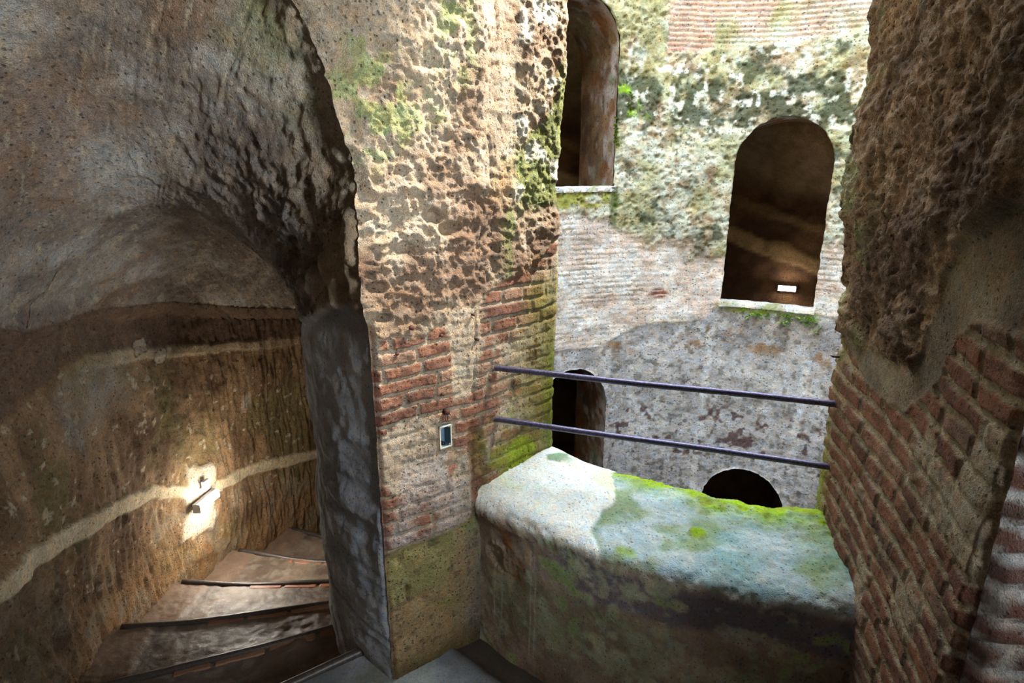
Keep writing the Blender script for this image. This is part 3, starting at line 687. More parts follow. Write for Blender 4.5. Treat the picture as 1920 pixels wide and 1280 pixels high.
# colours of the pillar
Cr = mix(np.broadcast_to(rgb('b5a48c'), P.shape), rgb('8e7862'), ss(-0.3, 0.4, fbm(Q, 5, 5, 530)))
Cr = mix(Cr, rgb('c6b79e'), ss(0.0, 0.4, fbm(Q, 8, 4, 531)) * 0.5)
Cr = mix(Cr, rgb('7a6250'), lumpz * ss(-0.3, 0.3, fbm(Q, 7, 4, 532)) * 0.8)
g1 = ss(-0.05, 0.3, fbm(Q, 4.0, 5, 533) + 0.28 * band(U + 0.1 * fbm(Q, 3, 2, 6), 0.40, 0.62, 0.06) * ss(-0.02, 0.1, Z) - 0.20)
g1 *= ss(-0.25, 0.15, fbm(Q, 28, 3, 599)) * ss(-0.06, 0.06, Z)
Cr = mix(Cr, MOSS, g1 * 0.8)
g2 = ss(-0.1, 0.25, fbm(Q, 5.0, 4, 534, st=(1.4, .7, 1)) - 0.16) * ss(0.30, 0.2, U)
Cr = mix(Cr, rgb('6c7c3c'), g2 * 0.8)
Cr = mix(Cr, rgb('dcdccc'), ss(0.15, 0.4, fbm(Q, 16, 4, 535)) * ss(0.28, 0.18, U) * ss(-0.12, -0.05, Z) * 0.8)
Cr = mix(Cr, rgb('a8814a'), ss(0.0, 0.3, fbm(Q, 3, 4, 536)) * ss(0.35, 0.25, U) * ss(0.05, -0.05, Z) * 0.8)
Cb = mix(mix(np.broadcast_to(rgb('986c56'), P.shape), rgb('7c5646'), ra), rgb('ac8e76'), ss(0.6, 1, rb2) * 0.7)
Cb = mix(Cb, rgb('5e4034'), ss(0.05, 0.4, fbm(Q, 12, 4, 537)) * 0.5)
Cb = mix(Cb, rgb('b4a690'), np.maximum(1 - hb, over * 0.9))
wht = ss(-0.15, 0.2, fbm(Q, 7, 4, 538) + 0.1) * ss(-0.80, -0.88, Z) * ss(0.40, 0.48, U)
Cb = mix(Cb, rgb('c8bcb4'), wht * 0.65)
Cb = mix(Cb, rgb('6e4630'), scar * 0.85)
yg = ss(0.26, 0.06, U + 0.10 * fbm(Q, 5, 4, 539)) * ss(-0.28, -0.42, Z)
yg2 = ss(-0.70, -0.86, Z + 0.05 * fbm(Q, 6, 3, 540)) * ss(0.44, 0.2, U)
Cb = mix(Cb, rgb('8e8a3c'), np.clip(yg, 0, 1) * 0.62)
Cb = mix(Cb, rgb('9fb42a'), yg2 * ss(-0.25, 0.2, fbm(Q, 7, 4, 541)) * 0.9)
Cb = mix(Cb, rgb('6f7a1e'), ss(0.07, 0.0, U) * ss(-0.5, -0.65, Z) * 0.8)
Cp = mix(np.broadcast_to(rgb('b89c70'), P.shape), rgb('a09a64'), ss(-0.1, 0.35, fbm(Q, 4, 4, 542)))
Cp = mix(Cp, rgb('8e8880'), ss(0.50, 0.36, U + .06 * fbm(Q, 5, 3, 1)) * 0.8)
Cp = mix(Cp, rgb('8ea04e'), ss(0.0, 0.3, fbm(Q, 5, 4, 543)) * 0.55)
Cp = mix(Cp, rgb('5e5040'), ss(0.3, 0.5, fbm(Q, 40, 4, 544)) * 0.5)
Cp = mix(Cp, rgb('6a5a30'), ss(-1.5, -1.6, Z) * 0.7)
C = mix(mix(Cr, Cb, isb), Cp, plz)
C = mix(C, rgb('7a4f3e'), ss(0.012, 0.0, np.abs(U - uD)) * (Z < -0.4) * 0.5)
tag(grid('wall_pillar', P2, M_tuff, C), kind='structure')
def jl(u, z, out=0.0):
    """point on the left jamb at path length u"""
    p = JA + (JB - JA) * u / uB if u < uB else JB + eL * (u - uB)
    dirn = (JB - JA) / np.linalg.norm(JB - JA) if u < uB else eL
    n = np.array([-dirn[1], dirn[0]]); n = n if n @ (np.array([0.6, 1.0]) - p) > 0 else -n
    i = np.argmin(np.abs(U[:, 0] - u)); j = np.argmin(np.abs(Z[0] - z)); dd_ = float(np.median(d[max(i - 2, 0):i + 3, max(j - 2, 0):j + 3]))
    return np.array([p[0], p[1], z]) + np.array([n[0], n[1], 0]) * (dd_ + out), np.array([dirn[0], dirn[1], 0]), np.array([n[0], n[1], 0])
PILLAR = {}
for key, (u, z) in dict(box=(BU, BZ), hook=(0.498, -0.71), n2=(0.612, -0.421), n3=(0.657, -0.491), n4=(0.509, -0.465), n5=(0.394, -0.419), n6=(0.512, -0.648), n7=(0.380, -0.50)).items():
    PILLAR[key] = jl(u, z)

# ================================================================== RIGHT JAMB
P, U, Z, uB, uD, Nn, sR = jamb('r', GA, GB, GG, eR, -1, np.array([0.3, 1.0, -0.5]))
Q = np.stack([U, Z, 0 * U], -1) + np.array([31.0, 0, 0])
Nn[(U < 0)] = np.stack([CX - P[..., 0], CY - P[..., 1], 0 * U], -1)[U < 0] / R0
hb, ra, rb2 = bricks(U, Z, 0.051, 0.235, 0.014, 23, 0.013, 0.02)
ztop = np.interp(U, [-0.2, 0.0, 0.15, 0.35, 0.50, 0.60, 0.66, 0.9], [-0.44, -0.46, -0.50, -0.52, -0.50, -0.40, -0.27, -0.24]) + 0.03 * fbm(Q, 8, 3, 601)
isb = ss(0.012, -0.012, Z - ztop)
ptop = np.interp(U, [0, 0.2, 0.35, 0.5, 0.56, 0.62, 0.9], [-0.45, -0.44, -0.42, -0.40, -0.26, -0.14, 0.0]) + 0.04 * fbm(Q, 6, 3, 602)
isp = ss(0.012, -0.012, Z - ptop) * (1 - isb)
over = ss(0.02, 0.20, fbm(Q, 7.0, 5, 603) - 0.06) * 0.9
d = 0.022 * fbm(Q, 2.5, 3, 605) + 0.05 * ss(0.0, 0.8, Z) * ss(0.3, 0.0, U) + 0.012 * ss(-0.9, -0.6, Z) * ss(0.3, 0, U)
rkd = rock_disp(Q, 610, 1.25) + 0.018 + 0.014 * ridge(Q, 7, 4, 611, (1.4, .6, 1)) * band(Z, -0.5, 0.25, 0.1)
rkd -= 0.05 * ss(1.2, 0.5, np.hypot((U - 0.645) / 0.06, (Z + 0.22) / 0.05) + 0.35 * fbm(Q, 14, 3, 612))
rkd -= 0.025 * ss(1.2, 0.5, np.hypot((U - 0.45) / 0.04, (Z + 0.43) / 0.08) + 0.35 * fbm(Q, 14, 3, 613))
brd = 0.0075 * hb * (1 - 0.7 * over) * (0.55 + 0.6 * ra) + 0.005 * over + 0.003 * fbm(Q, 40, 3, 616)
dd = rkd * (1 - isb) * (1 - isp) + isp * (0.004 + 0.004 * fbm(Q, 22, 4, 617)) + brd * isb
d += dd
endm = ss(0.018, 0.002, (uD + sR[None]) - U)
P = P + Nn * (d * (1 - endm))[..., None] + arris(P, 1) * endm[..., None]
Cr = mix(np.broadcast_to(rgb('9a846c'), P.shape), rgb('6c584a'), ss(-0.3, 0.35, fbm(Q, 5, 5, 630)))
Cr = mix(Cr, rgb('b39a7c'), ss(0.05, 0.4, fbm(Q, 6, 4, 631)) * 0.6)
Cr = mix(Cr, rgb('a9b48c'), ss(0.0, 0.3, fbm(Q, 14, 4, 632)) * ss(0.22, 0.04, U) * 0.75)
Cr = mix(Cr, rgb('5c6434'), ss(0.0, 0.3, fbm(Q, 6, 4, 633)) * ss(0.35, 0.08, U) * ss(0.1, -0.25, Z) * 0.8)
Cp = mix(np.broadcast_to(rgb('9a8c76'), P.shape), rgb('7e7264'), ss(-0.3, 0.3, fbm(Q, 7, 4, 634)))
Cp = mix(Cp, rgb('74784a'), ss(-0.1, 0.3, fbm(Q, 7, 4, 635)) * ss(-0.3, -0.1, Z) * 0.6)
Cb = mix(mix(np.broadcast_to(rgb('96684f'), P.shape), rgb('7c5444'), ra), rgb('a08470'), ss(0.65, 1, rb2) * 0.7)
Cb = mix(Cb, rgb('523a2e'), ss(0.05, 0.4, fbm(Q, 12, 4, 637)) * 0.5)
Cb = mix(Cb, rgb('b4a890'), np.maximum(1 - hb, over * 0.8))
Cb = mix(Cb, rgb('7c8a4c'), ss(-0.1, 0.3, fbm(Q, 9, 4, 638) + 0.2) * ss(0.10, 0.0, U) * 0.8)
Cb = mix(Cb, rgb('8fa02c'), ss(0.08, 0.0, U) * ss(-0.75, -0.9, Z) * 0.8)
Cb = mix(Cb, rgb('9aa07c'), ss(-0.95, -1.1, Z + 0.12 * U) * ss(0.5, 0.2, U) * 0.6)
C = mix(mix(Cr, Cp, isp), Cb, isb)
C = mix(C, rgb('4a362c'), ss(uD - 0.02, uD + 0.02, U) * isb * hb * 0.6)
tag(grid('wall_right', P, M_tuff, C), kind='structure')
def jr(u, z):
    p = GA + (GB - GA) * u / uB if u < uB else GB + eR * (u - uB)
    dirn = (GB - GA) / np.linalg.norm(GB - GA); n = nR
    i = np.argmin(np.abs(U[:, 0] - u)); j = np.argmin(np.abs(Z[0] - z))
    return np.array([p[0], p[1], z]) + np.array([n[0], n[1], 0]) * float(np.median(d[max(i-2,0):i + 3, j - 2:j + 3])), np.array([dirn[0], dirn[1], 0]), np.array([n[0], n[1], 0])
RJ = {k: jr(*v) for k, v in dict(top=(0.07, -0.645), bot=(0.07, -0.845), nail=(0.03, -0.52)).items()}

# ================================================================== PARAPET across the window
az = np.linspace(180 + 13.2, 180 + 43.0, 420)
prof = [(2.49, -1.70), (2.475, -1.50), (2.47, -1.35), (2.472, -1.22), (2.474, -1.15), (2.482, -1.115), (2.484, -1.075), (2.474, -1.05), (2.45, -1.034), (2.41, -1.028), (2.30, -1.022), (2.18, -1.020), (2.10, -1.022), (2.05, -1.035), (2.028, -1.06), (2.02, -1.12), (2.02, -1.35), (2.02, -1.6)]
pr_ = np.array(prof); L_ = np.concatenate([[0], np.cumsum(np.linalg.norm(np.diff(pr_, axis=0), axis=1))])
tt = np.linspace(0, L_[-1], 420); rp = np.interp(tt, L_, pr_[:, 0]); zp = np.interp(tt, L_, pr_[:, 1])
k = np.ones(13) / 13; rp = np.convolve(np.pad(rp, 6, 'edge'), k, 'valid'); zp = np.convolve(np.pad(zp, 6, 'edge'), k, 'valid')
AZ, Rp = np.meshgrid(az, rp, indexing='ij'); Zp = np.broadcast_to(zp[None], AZ.shape).copy(); Tt = np.broadcast_to(tt[None], AZ.shape)
mid = np.sin(np.clip((AZ - 195.1) / 25.9, 0, 1) * math.pi)
front = ss(2.15, 2.45, Rp); Rp = Rp + (0.015 * mid - 0.015) * front
Zp = Zp - 0.012 * mid * ss(-1.2, -1.05, Zp) + 0.008 * ss(2.4, 2.1, Rp) * ss(216, 221, AZ)
P = pol(Rp, AZ, Zp); Q = P.copy(); Nn = normals(P, pol(2.27, AZ, -1.45)) * -1
top = ss(-1.07, -1.04, Zp)
edge = 211.0 + (2.35 - Rp) * 6.5 + 1.8 * fbm(Q, 7, 4, 700)
patch = ss(-0.25, 0.25, AZ - edge)
patch_top = patch * ss(-1.12, -1.07, Zp)
mossb = ss(2.19, 2.08, Rp + 0.05 * fbm(Q, 8, 4, 701) + 0.010 * (AZ - 205) * 0.3) * ss(-1.35, -1.08, Zp) * (1 - patch)
mossb = np.maximum(mossb, ss(198.5, 195.5, AZ) * ss(2.40, 2.10, Rp) * top)
spot = ss(0.034, 0.010, np.hypot((AZ - 204.6) / 57.3 * Rp, (Rp - 2.287)) + 0.03 * fbm(Q, 20, 3, 702)) * top
spot2 = ss(0.035, 0.01, np.hypot((AZ - 208.4) / 57.3 * Rp, (Rp - 2.45)) + 0.03 * fbm(Q, 20, 3, 703)) * top
d = 0.010 * fbm(Q, 4, 4, 710) + 0.006 * fbm(Q, 14, 4, 711) - 0.004 * top * (1 - patch) * (1 - ss(0.1, 0.5, worley(Q, 26, 712))) 
d += patch_top * 0.007 + 0.012 * np.clip(mossb, 0, 1) * (0.6 + ridge(Q, 18, 3, 713)) + 0.008 * spot
d += 0.012 * fbm(Q, 18, 3, 714) * band(Zp, -1.12, -1.05, 0.02) * front
hole = ss(0.09, 0.05, np.hypot((AZ - 218.5) / 57.3 * 2.47, (Zp + 1.24) * 1.3) + 0.05 * fbm(Q, 9, 3, 715)) * (Rp > 2.4)
d += hole * (-0.008 + 0.014 * ridge(Q, 12, 3, 716))
P = P + Nn * d[..., None]
C = mix(np.broadcast_to(rgb('a2b0b0'), P.shape), rgb('7c9896'), ss(-0.3, 0.3, fbm(Q, 5, 4, 720)))
C = mix(C, rgb('b8c0bc'), ss(0.0, 0.4, fbm(Q, 16, 4, 721)) * 0.6)
C = mix(C, rgb('6f8440'), ss(0.0, 0.35, fbm(Q, 6, 4, 722) + ss(2.4, 2.1, Rp) * 0.25 - 0.15) * 0.7)
mm = mix(np.broadcast_to(rgb('82a014'), P.shape), rgb('6e7c1c'), ss(-.2, .3, fbm(Q, 12, 4, 723)))
C = mix(C, mm, np.clip(mossb * (0.7 + 0.6 * ss(-.2, .2, fbm(Q, 15, 3, 724))) + spot + spot2, 0, 1))
Cw = mix(np.broadcast_to(rgb('d8dad2'), P.shape), rgb('c2d09a'), ss(0.05, 0.4, fbm(Q, 5, 4, 725) + 0.3 * ss(2.3, 2.1, Rp) - .05) * 0.7)
Cw = mix(Cw, rgb('7e9474'), ss(0.04, 0.14, fbm(Q, 5, 4, 726)) * ss(216.5, 219, AZ) * ss(2.3, 2.15, Rp))
C = mix(C, Cw, patch * ss(-1.12, -1.07, Zp))
face = ss(-1.06, -1.10, Zp) * front
Cf = mix(np.broadcast_to(rgb('ac9a88'), P.shape), rgb('8a7868'), ss(-0.3, 0.3, fbm(Q, 5, 5, 730)))
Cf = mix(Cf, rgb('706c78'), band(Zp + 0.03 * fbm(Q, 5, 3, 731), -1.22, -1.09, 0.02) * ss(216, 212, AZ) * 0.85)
li = ss(-0.15, 0.25, 0.8 * fbm(Q, 7, 5, 732) + 0.7 * fbm(Q, 30, 5, 739) + 0.22 * ss(0.30, 0.05, np.hypot((AZ - 208 + (Zp + 1.35) * -20) / 57.3 * 1.1, (Zp + 1.36) * 1.7)) - 0.16)
Cf = mix(Cf, rgb('c2c6ac'), li * 0.75)
Cf = mix(Cf, rgb('8fa860'), li * ss(-0.1, 0.3, fbm(Q, 5, 4, 733)) * 0.8)
Cf = mix(Cf, rgb('6a7250'), ss(-0.2, 0.3, fbm(Q, 3, 3, 734)) * band(Zp, -1.5, -1.25, 0.05) * ss(222, 218, AZ) * 0.5)
Cf = mix(Cf, rgb('8f5a34'), ss(0.1, 0.35, fbm(Q, 6, 3, 735)) * ss(212, 216, AZ) * band(Zp, -1.3, -1.12, 0.03) * 0.9)
for a in (218.6, 219.4, 215.7, 215.3):
    ln = ss(0.10, 0.03, np.abs(AZ - a + 0.12 * fbm(Q, 6, 3, 736)))
    Cf = mix(Cf, rgb('b9b3a6'), ln * band(Zp, -1.56 if a < 216 else -1.5, -1.12 if a < 216 else -1.27, 0.01) * 0.6)
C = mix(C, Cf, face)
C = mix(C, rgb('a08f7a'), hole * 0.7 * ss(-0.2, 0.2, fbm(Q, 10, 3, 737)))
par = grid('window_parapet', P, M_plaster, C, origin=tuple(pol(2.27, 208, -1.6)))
tag(par, 'low curved masonry parapet closing the near window, white cement and moss on its top', 'parapet')
def parz(x, y):
    r = math.hypot(x - CX, y - CY); a = math.degrees(math.atan2(x - CX, y - CY)) % 360
    i = np.argmin(np.abs(az - a)); jj = np.where(Zp[i] > -1.09)[0]; j = jj[np.argmin(np.abs(np.hypot(P[i, jj, 0] - CX, P[i, jj, 1] - CY) - r))]
    return P[i, j, 2]

# ================================================================== LANDING FLOOR and STEPS
xs = np.linspace(-1.6, 2.4, 420); ys = np.linspace(-1.4, 1.95, 360); X, Y = np.meshgrid(xs, ys, indexing='ij')
phf = np.degrees(np.arctan2(Y - KY, X - KX)) % 360
P = np.stack([X, Y, -1.6 + 0 * X], -1); Q = P.copy()
slab = ridge(Q, 1.8, 1, 801)
rC = np.hypot(X - CX, Y - CY)
P[..., 2] += 0.006 * fbm(Q, 7, 4, 802) - 0.008 * ss(0.93, 0.98, slab) - 0.022 * ss(2.58, 2.545, rC + 0.02 * fbm(Q, 5, 3, 804))
C = mix(np.broadcast_to(rgb('94989e'), P.shape), rgb('70767c'), ss(-0.3, 0.3, fbm(Q, 6, 4, 803)))
C = mix(C, rgb('7c8668'), ss(0.0, 0.4, fbm(Q, 4, 3, 805)) * 0.4)
C = mix(C, rgb('3a3028'), ss(2.60, 2.55, rC + 0.03 * fbm(Q, 5, 3, 804)) * 0.9)  # shade along the parapet foot put into the floor colour
kpf = ~allq((phf < 210.2) | ((phf > 284) & (Y > 0.4)) | (np.hypot(X - KX, Y - KY) > 3.45))
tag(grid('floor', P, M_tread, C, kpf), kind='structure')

def lnoise(V, a, s): 
    V = np.array(V); return V + a * fbm(V, 9, 3, s)[:, None] * np.array([0, 0, 1.0])
NOSE = [209.9 - 9.65 * k for k in range(8)]
NZ = [-1.60, -1.80, -2.0, -2.2, -2.4, -2.6, -2.8, -3.0]
def sector(a0, a1, r0, r1, z0, z1, na, nr, zlow, sd, amp=0.006, notch=None):
    A_, R_ = np.meshgrid(np.linspace(a0, a1, na), np.linspace(r0, r1, nr), indexing='ij')
    Pq = kpol(R_, A_, z0 + (z1 - z0) * (A_ - a0) / (a1 - a0)); Pq[..., 2] += amp * fbm(Pq, 8, 4, sd)
    return Pq
def nosing(k):
    ph_ = NOSE[k]; a = np.linspace(2.30, 3.33, 26); pts = kpol(a, ph_ + 0.25 * np.sin(a * 5), NZ[k] + 0.002)
    pts[:, 2] += 0.004 * np.sin(a * 9 + k)
    return tubeVF(pts, 0.0165, 10, jit=0.04, s=k)
LAB = ['top step of the stair, dark and rough, beside the foot of the pillar',
       'second step from the landing, wide dark stone tread with dull sheen',
       'third step, its tread catching the bright glare of the wall lamp',
       'step just beyond the lamplit glare, brownish tread with orange brick by the pillar',
       'farthest and lowest step in sight, narrowing into the shade behind the pillar',
       ]
Pq = sector(NOSE[5] - 0.1, 138.5, 2.30, 3.42, NZ[5] - 0.16, NZ[5] - 0.62, 80, 60, -1, 870, 0.01)
tag(grid('floor_lower_stair', Pq, M_tread, mix(np.broadcast_to(rgb('6c6054'), Pq.shape), rgb('54483e'), ss(-.3, .3, fbm(Pq, 6, 4, 871)))), kind='structure')
edgeV = nosing(0); ln = raw('landing_nosing', *edgeV, M_nose, smooth=True)
tag(ln, 'dark rounded nosing along the landing edge, lowest in the photo by the pillar foot', 'step edging')
for k in range(1, 6):
    a0, a1 = NOSE[k - 1], NOSE[k]
    root = empty('stair_step', tuple(kpol(2.85, (a0 + a1) / 2, NZ[k] - 0.25)))
    tag(root, LAB[k - 1], 'step', 'worn steps of the winding stair')
    pk = 0.0
    # slab: top surface plus riser face under the nosing, closed down the sides
    Pq = sector(a0 + 0.15, a1 - 0.12, 2.26, 3.40, NZ[k] + 0.030, NZ[k] + 0.002, 90, 180, -1, 820 + k, 0.007)
    rr = np.hypot(Pq[..., 0] - KX, Pq[..., 1] - KY)
    kerb = ss(3.17, 3.21, rr + 0.03 * fbm(Pq, 5, 3, 830)); Pq[..., 2] += kerb * 0.006
    Pq[..., 2] += 0.0025 * fbm(Pq, 40, 3, 840 + k)
    if k < 3: Pq[..., 2] += 0.016 * fbm(Pq, 7, 4, 845) * ss(2.75, 2.55, rr)
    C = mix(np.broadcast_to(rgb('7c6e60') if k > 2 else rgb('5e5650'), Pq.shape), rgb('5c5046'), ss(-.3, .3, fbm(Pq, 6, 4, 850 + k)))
    C = mix(C, rgb('8a8478'), ss(0.0, 0.4, fbm(Pq, 20, 4, 851)) * 0.5)
    C = mix(C, rgb('7c6858'), kerb * 0.8)
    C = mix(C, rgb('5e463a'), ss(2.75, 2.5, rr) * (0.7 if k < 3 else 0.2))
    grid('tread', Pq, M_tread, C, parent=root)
    e = [kpol(2.26, a0 + .15, 0), kpol(3.40, a0 + .15, 0), kpol(3.40, a1 + 0.1, 0), kpol(2.26, a1 + 0.1, 0)]
    V = [(p[0], p[1], NZ[k] - 0.012) for p in e] + [(p[0], p[1], NZ[k] - 0.26) for p in e]
    F = [(4, 5, 6, 7), (0, 1, 5, 4), (1, 2, 6, 5), (2, 3, 7, 6), (3, 0, 4, 7)]
    raw('riser', V, F, M_tread, root, np.tile(rgb('6a4c3e'), (8, 1)), smooth=False)
    # brick edging just behind the nosing
    Pb = sector(a1 + 0.12, a1 + 1.0, 2.27, 2.95, NZ[k] + 0.010, NZ[k] + 0.008, 24, 240, -1, 860 + k, 0.003)
    rr = np.hypot(Pb[..., 0] - KX, Pb[..., 1] - KY); ap = (np.degrees(np.arctan2(Pb[..., 1] - KY, Pb[..., 0] - KX)) % 360)
    bi = np.floor((rr + 0.03 * k) / 0.19); jn = ss(0.012, 0.004, np.abs((rr + 0.03 * k) / 0.19 - bi - 0.5 + 0.0) * -0.19 + 0.095)
    Pb[..., 2] -= jn * 0.006 + 0.006 * ss(a1 + 0.88, a1 + 1.0, ap)
    hsh = _h(bi, bi * 0 + k, bi * 0, 5)
    C = mix(np.broadcast_to(rgb('b06a48') if k > 2 else rgb('7c5442'), Pb.shape), rgb('8a6a50'), hsh); C = mix(C, rgb('6c5a4c'), jn)
    C = mix(C, rgb('6c5c50'), ss(2.85, 3.0, rr) * 0.6 * (k > 2))
    grid('brick_edging', Pb, M_tread, C, parent=root)
    raw('nosing', *nosing(k), M_nose, root)

# ================================================================== IRON BARS of the window
def bar(p0, p1, label, sd):
    p0, p1 = np.array(p0), np.array(p1); n = 60; t = np.linspace(0, 1, n)[:, None]; pts = p0 + (p1 - p0) * t
    pts[:, 2] += 0.0012 * np.sin(t[:, 0] * 9 + sd)
    V, F = tubeVF(pts, 0.0098 + 0.0004 * np.sin(np.arange(n) * 1.7), 14, jit=0.035, s=sd)
    o = raw('iron_bar', V, F, M_bar, origin=tuple((p0 + p1) / 2)); tag(o, label, 'bar', 'iron bars across the near window')
uL = 0.717
pT0 = JA + (JB - JA) * 0.717; pB0 = JA + (JB - JA) * 0.687
pT1 = GA + (GB - GA) * 0.153; pB1 = GA + (GB - GA) * 0.160
def stretch(a, b, za, zb, k0=0.035, k1=0.03):
    a = np.array([*a, za]); b = np.array([*b, zb]); dd_ = (b - a) / np.linalg.norm(b - a); return a - dd_ * k0, b + dd_ * k1
bar(*stretch(pT0, pT1, -0.619, -0.653), 'upper of the two dark iron bars across the near window opening', 1)
bar(*stretch(pB0, pB1, -0.804, -0.852), 'lower, rustier iron bar across the near window opening just above the parapet', 2)

# ================================================================== LAMPS
def ray(px, py):
    dx = (px - 960) / 1100; dy = (py - 640) / 1100
    return np.array([dx, math.cos(PITCH) - dy * math.sin(PITCH), -math.sin(PITCH) - dy * math.cos(PITCH)])
def wall_lamp(c, tang, nrm, L, H, D, label, power, colr, plate=True, off=0.0, glow=0.17):
    c, tg, nr = map(lambda v: np.array(v, float), (c, tang, nrm)); tg /= np.linalg.norm(tg); nr /= np.linalg.norm(nr); up = np.cross(nr, tg); up *= np.sign(up[2]) or 1
    root = empty('wall_lamp', tuple(c)); tag(root, label, 'lamp')
    V, F = boxVF(c + nr * (D * 0.3 + off), tg * (L / 2), up * (H / 2), nr * D * 0.3, 0.12); raw('housing', V, F, M_lamp, root, smooth=False)
    V, F = boxVF(c + nr * (D * 0.75 + off), tg * (L / 2 * 0.92), up * (H / 2 * 0.8), nr * D * 0.3, 0.25); raw('light_tube', V, F, M_lite, root, smooth=False)
    for s in (-1, 1):
        V, F = boxVF(c + nr * (D * 0.55 + off) + tg * (s * L / 2 * 0.96), tg * L * 0.018, up * (H / 2 * 0.95), nr * D * 0.48, 0.1); raw('end_cap', V, F, M_lamp, root, smooth=False)
    if plate:
        V, F = boxVF(c + up * 0.085 - tg * 0.03 + nr * (0.01 + off), tg * 0.026, up * 0.030, nr * 0.010, 0.12); raw('junction_cover', V, F, M_lamp, root, smooth=False)
    l = bpy.data.lights.new('lamp_glow', 'POINT'); l.energy = power; l.color = colr; l.shadow_soft_size = 0.08
    o = bpy.data.objects.new('lamp_glow', l); col.objects.link(o); o.location = T(c + nr * (D + off + glow))
    return root
a = math.radians(175.7); Rl = RO + 0.085 + 0.04 - 0.03
c = kpol(Rl, 175.7, -1.86); nr = (-math.cos(a), -math.sin(a), 0); tg = (-math.sin(a), math.cos(a), 0.0)
wall_lamp(c, (tg[0], tg[1], 0.05), nr, 0.20, 0.052, 0.045, 'glowing strip lamp on a cream cement patch low on the left stair wall', 20.0, (1.0, 0.92, 0.80), off=0.018)
dv = ray(1476, 540); dv /= np.linalg.norm(dv[:2]); t = 3.0
while math.hypot(dv[0] * t - CX, dv[1] * t - CY) < 3.68 or t < 4: t += 0.01
c = dv * t; n_ = np.array([CX - c[0], CY - c[1], 0]); n_ /= np.linalg.norm(n_)
wall_lamp(c, (-n_[1], n_[0], 0), n_, 0.20, 0.065, 0.05, 'small lit lamp on the dark wall inside the tall far window', 1.2, (1.0, 0.88, 0.72), False)
a = math.radians(266); c = kpol(RO + .02, 266, 0.15); wall_lamp(c, (-math.sin(a), math.cos(a), 0), (-math.cos(a), -math.sin(a), 0), 0.20, 0.042, 0.045, 'unseen strip lamp added behind the camera to fill the near corridor', 6.0, (1.0, 0.92, 0.82), False)  # extra lamp out of view, added to brighten the near corridor

# ================================================================== SMALL THINGS ON THE PILLAR
p, tg, n = PILLAR['box']; p = p; up = np.array([0, 0, 1.0])
root = empty('junction_box', tuple(p)); tag(root, 'small open blue-grey junction box set into the brick pillar face', 'junction box')
w2, h2, t_, dp = 0.019, 0.0345, 0.0016, 0.034
parts = [boxVF(p - n * dp + up * 0, tg * w2, up * h2, n * 0.0015)]
for s in (-1, 1):
    parts.append(boxVF(p - n * dp / 2 + tg * s * w2, tg * t_, up * h2, n * (dp / 2 + 0.002)))
    parts.append(boxVF(p - n * dp / 2 + up * s * h2, tg * w2, up * t_, n * (dp / 2 + 0.002)))
raw('casing', *join(*parts), M_box, root, smooth=False)
rimp = [boxVF(p + n * 0.003 + tg * s * (w2 + .0008), tg * 0.0018, up * (h2 + .002), n * 0.001) for s in (-1, 1)] + [boxVF(p + n * 0.003 + up * s * (h2 + .0008), tg * (w2 + .002), up * 0.0018, n * 0.001) for s in (-1, 1)]
raw('rim', *join(*rimp), M_boxrim, root, smooth=False)
for sx, sz in ((-1, 1), (1, 1), (1, -1), (-1, -1)):
    c = p + tg * sx * (w2 - 0.004) + up * sz * (h2 - 0.004)
    ring_ = [c + (tg * math.cos(q) + up * math.sin(q)) * 0.0024 for q in np.linspace(0, 2 * math.pi, 13)[:-1]]
    raw('screw_lug', *tubeVF(ring_, 0.0010, 6, closed=True), M_boxrim, root)
raw('cable_gland', *tubeVF([p - n * 0.028 - up * (h2 - .003), p - n * 0.010 - up * (h2 - .006)], 0.006, 10), M_wire, root)
p, tg, n = PILLAR['hook']
root = empty('iron_hook', tuple(p)); tag(root, 'rusty iron bolt with a hanging ring just above the junction box', 'hook')
raw('bolt', *join(tubeVF([p - n * 0.01, p + n * 0.014], 0.007, 8, jit=.08), tubeVF([p + n * 0.010, p + n * 0.018], 0.0095, 6)), M_rust, root)
raw('ring', *tubeVF([p + n * 0.017 + up * (-0.014 + 0.014 * math.cos(q)) + tg * (0.004 + 0.005 * math.sin(q)) for q in np.linspace(0, 2 * math.pi, 17)[:-1]], 0.0014, 6, closed=True), M_rust, root)
NL = dict(n2='round rusted screw plug in the cement above the brickwork', n3='rusty nail in the brick near the pillar corner',
          n4='rusty nail at the end of a short brick in the middle of the pillar', n5='small nail beside the vertical joint of the pillar', n6='small rusty screw a hand above the iron hook', n7='tiny nail right of the vertical crack in the brickwork')
for i, (k_, lab) in enumerate(NL.items()):
    p, tg, n = PILLAR[k_]
    V, F = join(tubeVF([p - n * 0.012, p + n * 0.008], 0.0025, 7), tubeVF([p + n * 0.007, p + n * 0.0105], 0.0052 if k_ != 'n2' else 0.008, 9, jit=.08, s=i))
    tag(raw('rusty_nail', V, F, M_rust, origin=tuple(p)), lab, 'nail', 'rusty nails in the pillar')
p, tg, n = RJ['nail']; tag(raw('iron_nail', *tubeVF([p - n * 0.02, p + n * 0.018, p + n * 0.026 + up * 0.003], [0.0035, 0.003, 0.001], 7), M_rust, origin=tuple(p)), 'short dark spike jutting from the edge of the right jamb above the bars', 'nail')

